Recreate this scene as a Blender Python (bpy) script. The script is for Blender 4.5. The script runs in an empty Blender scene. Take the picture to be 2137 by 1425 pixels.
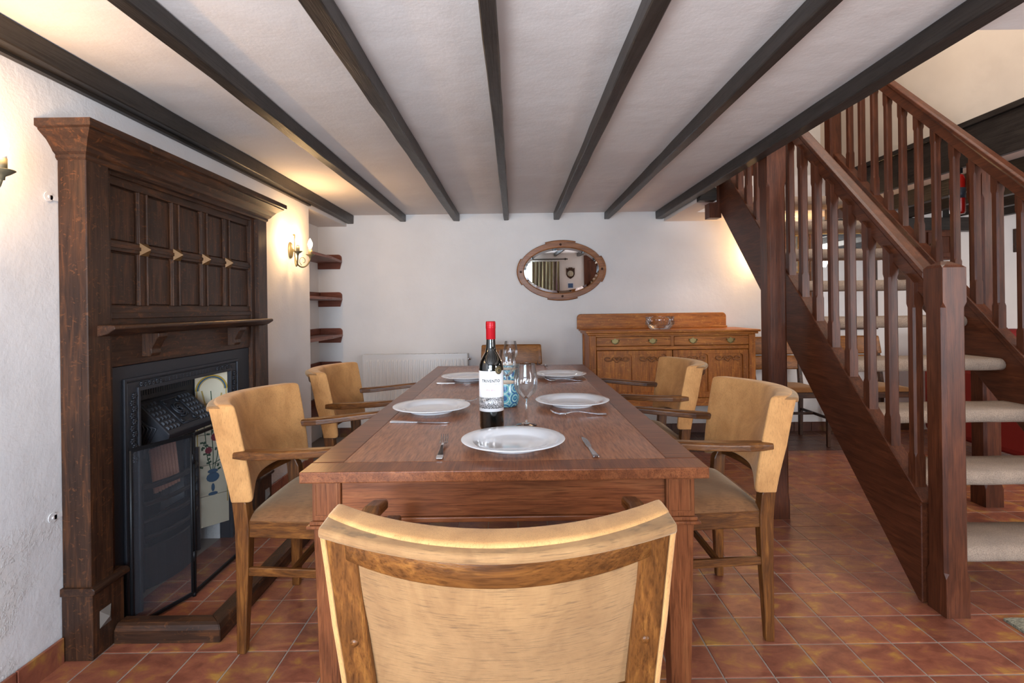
import bpy, bmesh, math, random
from mathutils import Vector, Matrix, noise
random.seed(7)
PI = math.pi
scene = bpy.context.scene
C = scene.collection

# ------------------------------------------------------------------ camera, world, lights, exposure
W_PX, F_PX = 2137.0, 1100.0
cam_d = bpy.data.cameras.new('camera'); cam = bpy.data.objects.new('camera', cam_d); C.objects.link(cam)
cam_d.sensor_fit = 'HORIZONTAL'; cam_d.sensor_width = 36.0
cam_d.lens = 36.0 * F_PX / W_PX
cam_d.shift_x = -(1073 - 1068.5) / W_PX
cam_d.shift_y = (642 - 712.5) / W_PX
cam.matrix_world = Matrix.Translation((0, 0, 1.15)) @ Matrix.Rotation(PI / 2, 4, 'X') @ Matrix.Rotation(-0.013, 4, 'Z')
cam_d.clip_start = 0.02
scene.camera = cam
scene.view_settings.view_transform = 'Standard'
scene.view_settings.look = 'None'
scene.view_settings.gamma = 1.0
scene.view_settings.use_curve_mapping = False
scene.view_settings.exposure = 0.0
scene.cycles.transparent_max_bounces = 32
scene.cycles.max_bounces = 12

world = bpy.data.worlds.new('world'); scene.world = world; world.use_nodes = True
wn = world.node_tree.nodes; wn['Background'].inputs[0].default_value = (0.80, 0.90, 1.0, 1); wn['Background'].inputs[1].default_value = 2.0

def area(name, loc, target, sx, sy, power, col):
    d = bpy.data.lights.new(name, 'AREA'); d.shape = 'RECTANGLE'; d.size = sx; d.size_y = sy; d.energy = power; d.color = col
    o = bpy.data.objects.new(name, d); C.objects.link(o); o.location = loc
    o.rotation_euler = (Vector(target) - Vector(loc)).to_track_quat('-Z', 'Y').to_euler()
    return o
DAY = (0.60, 0.79, 1.0)
area('window_daylight', (-0.38, -1.42, 1.32), (-0.3, 3.0, 1.35), 1.5, 1.0, 122, DAY)
area('side_window_daylight', (3.7, -1.42, 1.35), (3.0, 3.0, 1.2), 1.5, 1.0, 90, (0.95, 0.96, 1.0))
area('ceiling_bounce_fill', (-0.75, -0.55, 0.80), (-0.3, 0.6, 2.0), 0.8, 0.6, 42, (0.90, 0.95, 1.0))  # added fill behind the camera, aimed up to brighten the ceiling; no real lamp
area('ceiling_bounce_fill', (2.1, -0.4, 0.80), (1.7, 0.9, 2.0), 0.8, 0.6, 28, (0.97, 0.95, 0.97))  # second added ceiling fill, on the stairs side
area('stairwell_light', (2.0, 2.6, 3.9), (2.1, 3.2, 1.0), 0.9, 1.2, 34, (1.0, 0.90, 0.80))
area('side_room_fill', (4.0, 2.2, 1.88), (3.8, 3.2, 0.2), 0.8, 0.8, 30, (1.0, 0.94, 0.88))  # added fill under the side room ceiling, with no fitting behind it
def bulb_light(name, loc, power, r=0.022, col=(1.0, 0.60, 0.26)):
    d = bpy.data.lights.new(name, 'POINT'); d.energy = power; d.color = col; d.shadow_soft_size = r
    o = bpy.data.objects.new(name, d); C.objects.link(o); o.location = loc
    return o

# ------------------------------------------------------------------ materials
def lin(c):
    return tuple((x / 255 / 12.92 if x / 255 <= 0.04045 else ((x / 255 + 0.055) / 1.055) ** 2.4) for x in c) + (1,)
_m = {}
class NT:
    def __init__(s, name):
        s.m = bpy.data.materials.new(name); s.m.use_nodes = True
        s.t = s.m.node_tree; s.n = s.t.nodes; s.b = s.n['Principled BSDF']
    def node(s, typ, **kw):
        n = s.n.new(typ)
        for k, v in kw.items():
            if k.startswith('i_'):
                key = k[2:]; key = int(key) if key.isdigit() else key
                n.inputs[key].default_value = v
            else: setattr(n, k, v)
        return n
    def link(s, a, b): s.t.links.new(a, b)
    def coords(s, kind='Object', scale=(1, 1, 1)):
        if kind == 'Position':
            src = s.node('ShaderNodeNewGeometry').outputs['Position']
        else: src = s.node('ShaderNodeTexCoord').outputs[kind]
        mp = s.node('ShaderNodeMapping'); mp.inputs['Scale'].default_value = scale
        s.link(src, mp.inputs[0]); return mp.outputs[0]
    def noise(s, co, scale, detail=3, rough=0.5, dist=0):
        n = s.node('ShaderNodeTexNoise'); n.inputs['Scale'].default_value = scale; n.inputs['Detail'].default_value = detail
        n.inputs['Roughness'].default_value = rough; n.inputs['Distortion'].default_value = dist
        s.link(co, n.inputs['Vector']); return n.outputs['Fac']
    def ramp(s, fac, stops):
        r = s.node('ShaderNodeValToRGB'); e = r.color_ramp.elements
        e[0].position, e[0].color = stops[0]; e[1].position, e[1].color = stops[-1]
        for p, c in stops[1:-1]:
            x = e.new(p); x.color = c
        s.link(fac, r.inputs[0]); return r.outputs[0]
    def mix(s, fac, a, b, mode='MIX'):
        m = s.node('ShaderNodeMix', data_type='RGBA', blend_type=mode)
        for sock, v in ((m.inputs[0], fac), (m.inputs[6], a), (m.inputs[7], b)):
            if hasattr(v, 'links'): s.link(v, sock)
            else: sock.default_value = v
        return m.outputs[2]
    def bump(s, h, strength=0.3, dist=0.002, prev=None):
        b = s.node('ShaderNodeBump'); b.inputs['Strength'].default_value = strength; b.inputs['Distance'].default_value = dist
        s.link(h, b.inputs['Height'])
        if prev is not None: s.link(prev, b.inputs['Normal'])
        return b.outputs[0]
    def set(s, **kw):
        for k, v in kw.items():
            sock = s.b.inputs[k.replace('_', ' ')]
            if hasattr(v, 'links'): s.link(v, sock)
            else: sock.default_value = v

def plain(name, col, rough=0.5, metal=0.0, **kw):
    if name in _m: return _m[name]
    t = NT(name); t.set(Base_Color=lin(col), Roughness=rough, Metallic=metal, **kw); _m[name] = t.m; return t.m

def wood(kind, axis='z'):
    key = kind + '_' + axis
    if key in _m: return _m[key]
    P = {'oak_dark': ((32, 20, 14), (62, 40, 28), (112, 68, 38), 0.42, 55, 0.25),
         'stair': ((56, 28, 16), (86, 45, 27), (112, 63, 38), 0.40, 60, 0.12),
         'chair': ((44, 24, 11), (104, 62, 27), (152, 100, 46), 0.33, 75, 0.35),
         'table': ((80, 41, 23), (122, 70, 41), (150, 95, 58), 0.30, 70, 0.10),
         'sideboard': ((112, 60, 16), (176, 104, 36), (208, 140, 58), 0.42, 60, 0.2),
         'shelf': ((96, 50, 36), (126, 72, 54), (148, 98, 78), 0.42, 50, 0.15),
         'mirror': ((110, 66, 38), (152, 98, 58), (176, 124, 80), 0.34, 50, 0.12),
         'beam': ((34, 30, 28), (48, 43, 40), (62, 56, 52), 0.42, 35, 0.6),
         'back_chair': ((100, 60, 22), (140, 88, 32), (168, 112, 48), 0.40, 55, 0.15)}[kind]
    t = NT(key)
    st = {'x': (0.035, 1, 1), 'y': (1, 0.035, 1), 'z': (1, 1, 0.035)}[axis]
    g = t.noise(t.coords('Object', st), P[4] * 4.2, 3, 0.65, 0.3)
    st1 = {'x': (0.10, 1, 1), 'y': (1, 0.10, 1), 'z': (1, 1, 0.10)}[axis]
    g1 = t.noise(t.coords('Object', st1), P[4] * 0.8, 4, 0.6, 0.8)
    st2 = {'x': (0.35, 1, 1), 'y': (1, 0.35, 1), 'z': (1, 1, 0.35)}[axis]
    g2 = t.noise(t.coords('Object', st2), 9, 4, 0.6, 0.7)
    c0 = t.ramp(g1, [(0.36, lin(P[0])), (0.52, lin(P[1])), (0.68, lin(P[2]))])
    c0 = t.mix(0.55, c0, lin(P[1]))
    col = t.mix(0.8, c0, t.ramp(g, [(0.34, (0.50, 0.46, 0.42, 1)), (0.50, (1.0, 1.0, 1.0, 1)), (0.68, (1.14, 1.12, 1.08, 1))]), 'MULTIPLY')
    col2 = t.ramp(g2, [(0.35, (0.68, 0.65, 0.62, 1)), (0.65, (1.12, 1.10, 1.07, 1))])
    c = t.mix(0.65, col, col2, 'MULTIPLY')
    if kind in ('oak_dark', 'sideboard'):      # medullary flecks of quarter-sawn oak
        st3 = {'x': (0.6, 1, 1), 'y': (1, 0.6, 1), 'z': (1, 1, 1.6)}[axis]
        fl = t.noise(t.coords('Object', st3), 22, 3, 0.55, 3.0)
        f = t.ramp(fl, [(0.60, (0, 0, 0, 1)), (0.66, (1, 1, 1, 1))])
        c = t.mix(t.mix(0.5, (0, 0, 0, 1), f), c, lin(P[2]))
    if kind == 'beam':
        n = t.noise(t.coords('Object', (1, 1, 1)), 6, 3)
        b1 = t.bump(g, 0.5, 0.004); b = t.bump(n, 0.4, 0.01, b1)
    else: b = t.bump(g, P[5], 0.0015)
    t.set(Base_Color=c, Roughness=P[3], Normal=b, Specular_IOR_Level=.36)
    _m[key] = t.m; return t.m

def velvet(name, base, axis='x', streak=0.5):
    if name in _m: return _m[name]
    t = NT(name)
    st = {'x': (0.045, 0.06, 1), 'z': (1, 1, 0.10), 'y': (1, 0.06, 0.3)}[axis]
    g = t.noise(t.coords('Object', st), 620, 2, 0.6); g2 = t.noise(t.coords('Object', (1, 1, 0.5)), 12, 5, 0.65, 0.5)
    dk = lin([int(x * 0.72) for x in base]); lt = lin([min(255, int(x * 1.08)) for x in base])
    c1 = t.ramp(g, [(0.30, dk), (0.44, lin(base)), (0.75, lt)])
    c2 = t.ramp(g2, [(0.35, (0.70, 0.62, 0.54, 1)), (0.62, (1.05, 1.03, 1.0, 1))])
    fine = t.noise(t.coords('Object'), 900, 2)
    c = t.mix(0.8, t.mix(streak, lin(base), c1), c2, 'MULTIPLY')
    t.set(Base_Color=c, Roughness=0.85, Sheen_Weight=0.35, Sheen_Roughness=0.4,
          Sheen_Tint=lin((255, 228, 190)), Normal=t.bump(fine, 0.3, 0.001, t.bump(g, 0.15, 0.0006)))
    _m[name] = t.m; return t.m

def plaster(name, col, rough_lumps=0.35, lump=True):
    if name in _m: return _m[name]
    t = NT(name); co = t.coords('Position')
    n1 = t.noise(co, 85, 4, 0.6); n2 = t.noise(co, 3.0, 4, 0.5)
    c = t.ramp(n2, [(0.3, lin([int(x * 0.965) for x in col])), (0.7, lin(col))])
    b = t.bump(n1, rough_lumps, 0.004)
    b = t.bump(n2, 0.5, 0.02, b)
    if lump:      # flaking patches of old lime plaster, low on the wall, and a yellowed stain
        sep = t.node('ShaderNodeSeparateXYZ'); t.link(co, sep.inputs[0])
        low = t.node('ShaderNodeMapRange', i_1=0.05, i_2=0.75, i_3=1.0, i_4=0.0); t.link(sep.outputs[2], low.inputs[0])
        n3 = t.noise(co, 55, 5, 0.7); r3 = t.ramp(n3, [(0.50, (0, 0, 0, 1)), (0.66, (1, 1, 1, 1))])
        n4 = t.noise(co, 5, 2); r4 = t.ramp(n4, [(0.42, (0, 0, 0, 1)), (0.58, (1, 1, 1, 1))])
        mm = t.mix(1.0, r3, r4, 'MULTIPLY'); m2 = t.node('ShaderNodeMath', operation='MULTIPLY'); t.link(mm, m2.inputs[0]); t.link(low.outputs[0], m2.inputs[1])
        b = t.bump(m2.outputs[0], 0.6, 0.006, b)
        sm = t.node('ShaderNodeMath', operation='MULTIPLY'); t.link(r4, sm.inputs[0]); t.link(low.outputs[0], sm.inputs[1])
        sm2 = t.node('ShaderNodeMath', operation='MULTIPLY', i_1=0.25); t.link(sm.outputs[0], sm2.inputs[0])
        c = t.mix(sm2.outputs[0], c, lin((205, 190, 165)))
    t.set(Base_Color=c, Roughness=0.75, Normal=b)
    _m[name] = t.m; return t.m

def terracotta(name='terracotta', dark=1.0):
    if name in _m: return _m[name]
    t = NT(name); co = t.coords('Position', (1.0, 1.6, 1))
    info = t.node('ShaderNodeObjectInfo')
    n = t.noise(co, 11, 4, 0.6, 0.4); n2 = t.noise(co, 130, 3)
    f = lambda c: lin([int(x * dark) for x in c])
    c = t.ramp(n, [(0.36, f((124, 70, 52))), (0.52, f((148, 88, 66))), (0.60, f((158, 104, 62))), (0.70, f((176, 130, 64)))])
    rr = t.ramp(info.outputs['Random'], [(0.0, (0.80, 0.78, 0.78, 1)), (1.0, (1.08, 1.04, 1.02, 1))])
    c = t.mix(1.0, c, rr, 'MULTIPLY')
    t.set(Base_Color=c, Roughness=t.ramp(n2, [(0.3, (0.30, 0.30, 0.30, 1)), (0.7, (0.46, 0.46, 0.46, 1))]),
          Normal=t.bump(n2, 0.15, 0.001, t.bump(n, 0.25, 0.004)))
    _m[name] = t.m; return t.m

def iron(name='cast_iron', col=(34, 36, 40), relief=0.0):
    if name in _m: return _m[name]
    t = NT(name); co = t.coords('Position')
    n = t.noise(co, 220, 3); b = t.bump(n, 0.3, 0.001)
    if relief:
        v = t.node('ShaderNodeTexVoronoi', feature='SMOOTH_F1', i_Scale=95.0); t.link(t.node('ShaderNodeNewGeometry').outputs['Position'], v.inputs['Vector'])
        b = t.bump(v.outputs['Distance'], relief, 0.006, b)
    t.set(Base_Color=lin(col), Roughness=0.48, Metallic=0.35, Normal=b)
    _m[name] = t.m; return t.m

def glass(name='clear_glass', tint=(1, 1, 1, 1), rough=0.0):
    if name in _m: return _m[name]
    t = NT(name); t.set(Base_Color=tint, Roughness=rough, Transmission_Weight=1.0, IOR=1.47); _m[name] = t.m; return t.m
def thin_glass():       # thin-walled blown glass: clear with a Fresnel reflection
    if 'thin_glass' in _m: return _m['thin_glass']
    t = NT('thin_glass'); tr = t.node('ShaderNodeBsdfTransparent'); gl = t.node('ShaderNodeBsdfGlossy', i_1=0.01)
    tr.inputs[0].default_value = (.93, .935, .94, 1)
    lw = t.node('ShaderNodeLayerWeight', i_0=0.35); mx = t.node('ShaderNodeMixShader')
    r = t.ramp(lw.outputs['Fresnel'], [(0.0, (.03, .03, .03, 1)), (1.0, (.75, .75, .75, 1))])
    t.link(r, mx.inputs[0]); t.link(tr.outputs[0], mx.inputs[1]); t.link(gl.outputs[0], mx.inputs[2]); t.link(mx.outputs[0], t.n['Material Output'].inputs[0])
    _m['thin_glass'] = t.m; return t.m

def carpet():
    if 'carpet' in _m: return _m['carpet']
    t = NT('carpet'); co = t.coords('Position')
    n = t.noise(co, 260, 4, 0.7); n2 = t.noise(co, 9, 3)
    c = t.ramp(n, [(0.3, lin((140, 114, 94))), (0.7, lin((208, 180, 154)))])
    c = t.mix(0.5, c, t.ramp(n2, [(0.4, (0.72, 0.72, 0.72, 1)), (0.6, (1, 1, 1, 1))]), 'MULTIPLY')
    t.set(Base_Color=c, Roughness=0.95, Sheen_Weight=0.3, Normal=t.bump(n, 1.0, 0.008))
    _m['carpet'] = t.m; return t.m

def mesh_screen():
    t = NT('screen_mesh')
    g = t.coords('Position', (1, 1, 1))
    ck = t.noise(g, 600, 1)
    tr = t.node('ShaderNodeBsdfTransparent'); mx = t.node('ShaderNodeMixShader')
    f = t.ramp(ck, [(0.3, (0.22, 0.22, 0.22, 1)), (0.7, (0.46, 0.46, 0.46, 1))])
    t.link(f, mx.inputs[0]); t.link(tr.outputs[0], mx.inputs[1]); t.link(t.b.outputs[0], mx.inputs[2])
    t.link(mx.outputs[0], t.n['Material Output'].inputs[0])
    t.set(Base_Color=lin((84, 86, 92)), Roughness=0.6, Metallic=0.2)
    return t.m

def emit(name, col, strength):
    if name in _m: return _m[name]
    t = NT(name); t.set(Base_Color=(1, 1, 1, 1), Emission_Color=col, Emission_Strength=strength); _m[name] = t.m; return t.m

WALL = plaster('plaster_wall', (226, 223, 222), 0.30)
WALLB = plaster('smooth_wall', (228, 223, 219), 0.12, False)
CEIL = plaster('ceiling_plaster', (222, 215, 211), 0.18, False)
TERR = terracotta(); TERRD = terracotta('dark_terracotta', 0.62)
GROUT = plain('grout', (150, 138, 126), 0.9)
IRON = iron('cast_iron', (54, 56, 62))
BLACKM = iron('black_steel', (24, 25, 28))
VEL = velvet('mustard_velvet', (196, 144, 88), 'z', .6); VELX = velvet('tan_velvet', (146, 108, 68), 'x', .8); VELS = velvet('brown_velvet_seat', (132, 90, 54), 'y', .9)
CHROME = plain('stainless_steel', (205, 205, 208), 0.12, 1.0)
PORC = plain('white_porcelain', (232, 233, 236), 0.12, 0.0, Coat_Weight=0.6)
BRASS = plain('aged_brass', (132, 118, 78), 0.38, 0.8)
ENAMEL = plain('white_enamel', (222, 219, 216), 0.35)
VERD = iron('bronze_green_metal', (104, 98, 78)); GLASS = glass()
RED = plain('red_fabric', (120, 16, 14), 0.8)

# ------------------------------------------------------------------ geometry helpers
class MB:
    def __init__(s): s.v = []; s.f = []; s.sm = []
    def add(s, v, f, smooth=False):
        b = len(s.v); s.v += [tuple(p) for p in v]; s.f += [tuple(i + b for i in q) for q in f]; s.sm += [smooth] * len(f); return s
    def box(s, x0, x1, y0, y1, z0, z1):
        v = [(x, y, z) for x in (x0, x1) for y in (y0, y1) for z in (z0, z1)]
        return s.add(v, [(0, 1, 3, 2), (4, 6, 7, 5), (0, 4, 5, 1), (2, 3, 7, 6), (0, 2, 6, 4), (1, 5, 7, 3)])
    def slat(s, a, b, w, h, up=(0, 0, 1), w2=None, h2=None):   # bar from a to b, width w across, height h along up
        a = Vector(a); b = Vector(b); d = (b - a).normalized(); up = Vector(up); sd = d.cross(up).normalized(); u = sd.cross(d).normalized()
        w2 = w2 or w; h2 = h2 or h; v = []
        for p, ww, hh in ((a, w, h), (b, w2, h2)):
            for i, j in ((-1, -1), (1, -1), (1, 1), (-1, 1)): v.append(p + sd * i * ww / 2 + u * j * hh / 2)
        return s.add(v, [(3, 2, 1, 0), (4, 5, 6, 7), (0, 1, 5, 4), (1, 2, 6, 5), (2, 3, 7, 6), (3, 0, 4, 7)])
    def prism(s, pts, plane, a, b, smooth=False):   # pts 2-D polygon; plane 'xy','xz','yz'; from a to b on the third axis
        def P(p, t): return {'xy': (p[0], p[1], t), 'xz': (p[0], t, p[1]), 'yz': (t, p[0], p[1])}[plane]
        n = len(pts); v = [P(p, a) for p in pts] + [P(p, b) for p in pts]
        f = [tuple(range(n)), tuple(range(2 * n - 1, n - 1, -1))] + [(i, i + n, (i + 1) % n + n, (i + 1) % n) for i in range(n)]
        return s.add(v, f, smooth)
    def lathe(s, prof, c=(0, 0, 0), n=32, a0=0, a1=2 * PI, smooth=True, axis='z'):
        full = abs(a1 - a0 - 2 * PI) < 1e-6; m = n if full else n + 1; v = []
        for r, z in prof:
            for k in range(m):
                a = a0 + (a1 - a0) * k / n; x, y = r * math.cos(a), r * math.sin(a)
                q = (x, y, z) if axis == 'z' else ((z, x, y) if axis == 'x' else (x, z, y))
                v.append((c[0] + q[0], c[1] + q[1], c[2] + q[2]))
        f = []
        for i in range(len(prof) - 1):
            for k in range(n):
                k2 = (k + 1) % m; f.append((i * m + k, i * m + k2, (i + 1) * m + k2, (i + 1) * m + k))
        return s.add(v, f, smooth)
    def tube(s, pts, r, n=8, smooth=True, flat=1.0):
        pts = [Vector(p) for p in pts]; v = []; prev = None
        for i, p in enumerate(pts):
            d = (pts[min(i + 1, len(pts) - 1)] - pts[max(i - 1, 0)]).normalized()
            if prev is None:
                up = Vector((0, 0, 1)) if abs(d.z) < 0.9 else Vector((1, 0, 0)); sd = d.cross(up).normalized()
            else: sd = (prev - d * prev.dot(d)).normalized()
            prev = sd; u = sd.cross(d); rr = r[i] if isinstance(r, (list, tuple)) else r
            for k in range(n):
                a = 2 * PI * k / n; v.append(p + sd * math.cos(a) * rr + u * math.sin(a) * rr * flat)
        f = [(i * n + k, i * n + (k + 1) % n, (i + 1) * n + (k + 1) % n, (i + 1) * n + k) for i in range(len(pts) - 1) for k in range(n)]
        f += [tuple(range(n - 1, -1, -1)), tuple(range((len(pts) - 1) * n, len(pts) * n))]
        return s.add(v, f, smooth)
    def sphere(s, c, r, sz=1.0, n=16):
        prof = [(max(1e-5, r * math.sin(PI * i / 10)), -r * sz * math.cos(PI * i / 10)) for i in range(11)]
        return s.lathe(prof, c, n)
    def grid(s, fn, nu, nv, smooth=True):
        v = [fn(i / nu, j / nv) for j in range(nv + 1) for i in range(nu + 1)]
        f = [(j * (nu + 1) + i, j * (nu + 1) + i + 1, (j + 1) * (nu + 1) + i + 1, (j + 1) * (nu + 1) + i) for j in range(nv) for i in range(nu)]
        return s.add(v, f, smooth)
    def build(s, name, mat, parent=None, bevel=0, seg=2, fixn=True, subsurf=0):
        off = Vector((0, 0, 0)); p = parent
        while p is not None: off += p.location; p = p.parent
        me = bpy.data.meshes.new(name)
        me.from_pydata([(a - off.x, b - off.y, c - off.z) for a, b, c in s.v], [], s.f)
        me.polygons.foreach_set('use_smooth', s.sm); me.materials.append(mat)
        if fixn:
            bm = bmesh.new(); bm.from_mesh(me); bmesh.ops.recalc_face_normals(bm, faces=bm.faces[:]); bm.to_mesh(me); bm.free()
        me.update(); o = bpy.data.objects.new(name, me); C.objects.link(o)
        if parent is not None: o.parent = parent
        if bevel:
            m = o.modifiers.new('bevel', 'BEVEL'); m.width = bevel; m.segments = seg; m.limit_method = 'ANGLE'; m.angle_limit = math.radians(40)
        if subsurf:
            m = o.modifiers.new('subdivision', 'SUBSURF'); m.levels = m.render_levels = subsurf
        return o

def thing(name, label, cat, loc=(0, 0, 0), group=None, rz=0):
    o = bpy.data.objects.new(name, None); C.objects.link(o); o.location = loc; o.rotation_euler = (0, 0, rz)
    o['label'] = label; o['category'] = cat; o.empty_display_size = 0.05
    if group: o['group'] = group
    return o
def tag(o, label, cat, group=None):
    o['label'] = label; o['category'] = cat
    if group: o['group'] = group
    return o
def struct(o): o['kind'] = 'structure'; return o
def dup(root, loc, rz, label, group=None):
    def cp(o, par):
        c = o.copy(); C.objects.link(c)
        if par is not None: c.parent = par
        for ch in kids[o.name]: cp(ch, c)
        return c
    kids = {}
    def reg(o):
        kids[o.name] = [x for x in o.children]
        for x in kids[o.name]: reg(x)
    reg(root); r = cp(root, None); r.location = loc; r.rotation_euler = (0, 0, rz); r['label'] = label
    if group: r['group'] = group
    return r
def cutbox(m, x0, x1, y0, y1, z0, z1, holes, axis='x'):
    """solid slab with rectangular holes; holes (a0,a1,z0,z1) along the in-plane axis"""
    A0, A1 = (y0, y1) if axis == 'x' else (x0, x1)
    av = sorted({A0, A1, *[h[0] for h in holes], *[h[1] for h in holes]}); zv = sorted({z0, z1, *[h[2] for h in holes], *[h[3] for h in holes]})
    solid = lambda i, j: 0 <= i < len(av) - 1 and 0 <= j < len(zv) - 1 and not any(h[0] < (av[i] + av[i + 1]) / 2 < h[1] and h[2] < (zv[j] + zv[j + 1]) / 2 < h[3] for h in holes)
    T = (x0, x1) if axis == 'x' else (y0, y1)
    idx = {}; V = []; Fc = []
    def P(i, j, k):
        if (i, j, k) not in idx:
            idx[(i, j, k)] = len(V); V.append((T[k], av[i], zv[j]) if axis == 'x' else (av[i], T[k], zv[j]))
        return idx[(i, j, k)]
    for i in range(len(av) - 1):
        for j in range(len(zv) - 1):
            if not solid(i, j): continue
            for k in (0, 1): Fc.append((P(i, j, k), P(i + 1, j, k), P(i + 1, j + 1, k), P(i, j + 1, k)))
            for di, dj, a, b in ((-1, 0, (i, j), (i, j + 1)), (1, 0, (i + 1, j), (i + 1, j + 1)), (0, -1, (i, j), (i + 1, j)), (0, 1, (i, j + 1), (i + 1, j + 1))):
                if not solid(i + di, j + dj): Fc.append((P(*a, 0), P(*b, 0), P(*b, 1), P(*a, 1)))
    m.add(V, Fc)
    return m

# ------------------------------------------------------------------ room shell
XL, YB, YF, XR, ZC = -1.50, 4.75, -1.20, 5.30, 2.00
TZ = 0.008       # top of the floor tiles
floor = struct(MB().box(-1.9, XR + .1, YF - .1, YB + .1, -0.12, 0.0062).build('floor', GROUT))
# chimney-breast wall with the fireplace opening, alcove return
m = MB(); cutbox(m, -1.75, XL, YF, 3.87, 0, ZC, [(2.02, 2.66, 0.0, 0.85)], 'x'); m.box(-1.9, -1.75, 1.9, 2.8, 0, 0.95)
wall_left = struct(m.build('wall_left', WALL))
struct(MB().box(-1.90, -1.76, 3.87, YB, 0, ZC).build('wall_alcove', WALLB))
struct(MB().box(-1.90, XR + .1, YB, YB + .12, 0, 4.3).build('wall_back', WALLB))
struct(MB().box(XR, XR + .12, YF, YB, 0, ZC + .3).build('wall_right', WALLB))
m = MB(); cutbox(m, -1.9, XR, YF - .15, YF, 0, ZC + .3, [(-1.15, 0.42, 0.75, 1.85), (2.9, 4.5, 0.75, 1.85)], 'y')
struct(m.build('wall_front', WALLB))
# ceiling with the stairwell opening
m = MB()
m.box(-1.9, 1.36, YF, YB, ZC, ZC + .2); m.box(1.36, 2.72, YF, 1.65, ZC, ZC + .2)
ceiling = struct(m.build('ceiling', CEIL))
struct(MB().box(2.78, XR, YF, YB, 2.02, 2.22).build('ceiling_side_room', CEIL))
struct(MB().box(-1.76, XL, 3.87, YB, 1.90, ZC).build('ceiling_alcove', CEIL))
struct(MB().box(1.36, 1.50, 3.88, YB, 1.91, ZC + .2).box(1.50, 2.72, 4.30, YB, 1.91, ZC + .2).build('ceiling_landing', CEIL))
struct(MB().box(2.78, 2.86, 0.6, YB, 2.22, 4.3).build('wall_stairwell_right', plaster('stairwell_wall', (226, 212, 196), .12, False)))
struct(MB().box(1.20, 1.30, 1.5, YB, 2.2, 4.3).box(1.2, 2.86, 1.5, 1.62, 2.2, 4.3).build('wall_stairwell_left', WALLB))
struct(MB().box(1.2, 2.86, 1.5, YB, 4.2, 4.3).build('ceiling_stairwell', CEIL))

# tiles
def tile_mesh(w, d, h, c=0.004):
    v = [(-w / 2, -d / 2, 0), (w / 2, -d / 2, 0), (w / 2, d / 2, 0), (-w / 2, d / 2, 0), (-w / 2, -d / 2, h - c * .6), (w / 2, -d / 2, h - c * .6), (w / 2, d / 2, h - c * .6), (-w / 2, d / 2, h - c * .6),
         (-w / 2 + c, -d / 2 + c, h), (w / 2 - c, -d / 2 + c, h), (w / 2 - c, d / 2 - c, h), (-w / 2 + c, d / 2 - c, h)]
    f = [(0, 3, 2, 1)] + [(a, (a + 1) % 4, (a + 1) % 4 + 4, a + 4) for a in range(4)] + [(a + 4, (a + 1) % 4 + 4, (a + 1) % 4 + 8, a + 8) for a in range(4)] + [(8, 9, 10, 11)]
    return v, f
PT = 0.156
v, f = tile_mesh(PT - .0045, PT - .0045, TZ, .0022)
tme = bpy.data.meshes.new('tile'); tme.from_pydata(v, [], f); tme.materials.append(TERR); tme.update()
cells = []
for i in range(-15, 30):
    for j in range(-18, 20):
        x = 0.785 + PT * (i + .5); y = 1.770 + PT * (j + .5)
        if x < XL + .07 or y > YB - .05 or x > XR - .06 or y < YF + .06: continue
        vis = y > 1.42 and abs(x) < y * .99 + .2 and not (-0.42 < x < 0.36) and not (y > 3.95)
        cells.append((0 if vis else 1, y, x))
cells.sort(); stuff = MB(); stuffd = MB(); nt = 0
for vis, y, x in cells:
    if vis == 0 and nt < 280:
        o = bpy.data.objects.new('tile', tme); C.objects.link(o); o.parent = floor
        o.location = (x, y, 0); o.rotation_euler = (random.uniform(-.002, .002), random.uniform(-.002, .002), 0); nt += 1
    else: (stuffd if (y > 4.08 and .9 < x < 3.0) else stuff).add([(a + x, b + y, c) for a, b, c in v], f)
for j in range(-3, 15):      # cut tiles along the chimney wall
    y = 1.770 + PT * (j + .5); x0, x1 = XL + .002, 0.785 - PT * 14 - .002
    v2, f2 = tile_mesh(x1 - x0, PT - .0045, TZ, .0022); o = MB().add([(a + (x0 + x1) / 2, b + y, c) for a, b, c in v2], f2).build('tile', TERR, floor, fixn=False)

for mb, mt in ((stuff, TERR), (stuffd, TERRD)):
    o = mb.build('tile_field', mt, floor, fixn=False); o['kind'] = 'stuff'
# tile skirtings
def skirting(name, a, b, nrm, h=0.088, mat=TERR):
    a = Vector(a); b = Vector(b); L = (b - a).length; d = (b - a) / L; nrm = Vector(nrm); n = max(1, round(L / PT)); st = L / n
    base = struct(MB().slat(a + Vector((0, 0, h / 2 - .003)) + nrm * .003, b + Vector((0, 0, h / 2 - .003)) + nrm * .003, .006, h - .006).build(name, GROUT))
    for k in range(n):
        c = a + d * st * (k + .5) + nrm * .009 + Vector((0, 0, h / 2 + .004))
        MB().slat(c - d * (st / 2 - .002), c + d * (st / 2 - .002), .010, h - .004).build('tile', mat, base, .002, 1)
skirting('baseboard_left', (XL, 0.9, 0), (XL, 1.728, 0), (1, 0, 0))
skirting('baseboard_chimney', (XL, 3.02, 0), (XL, 3.87, 0), (1, 0, 0))
skirting('baseboard_back', (-1.74, YB, 0), (3.6, YB, 0), (0, -1, 0), mat=TERRD)

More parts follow.
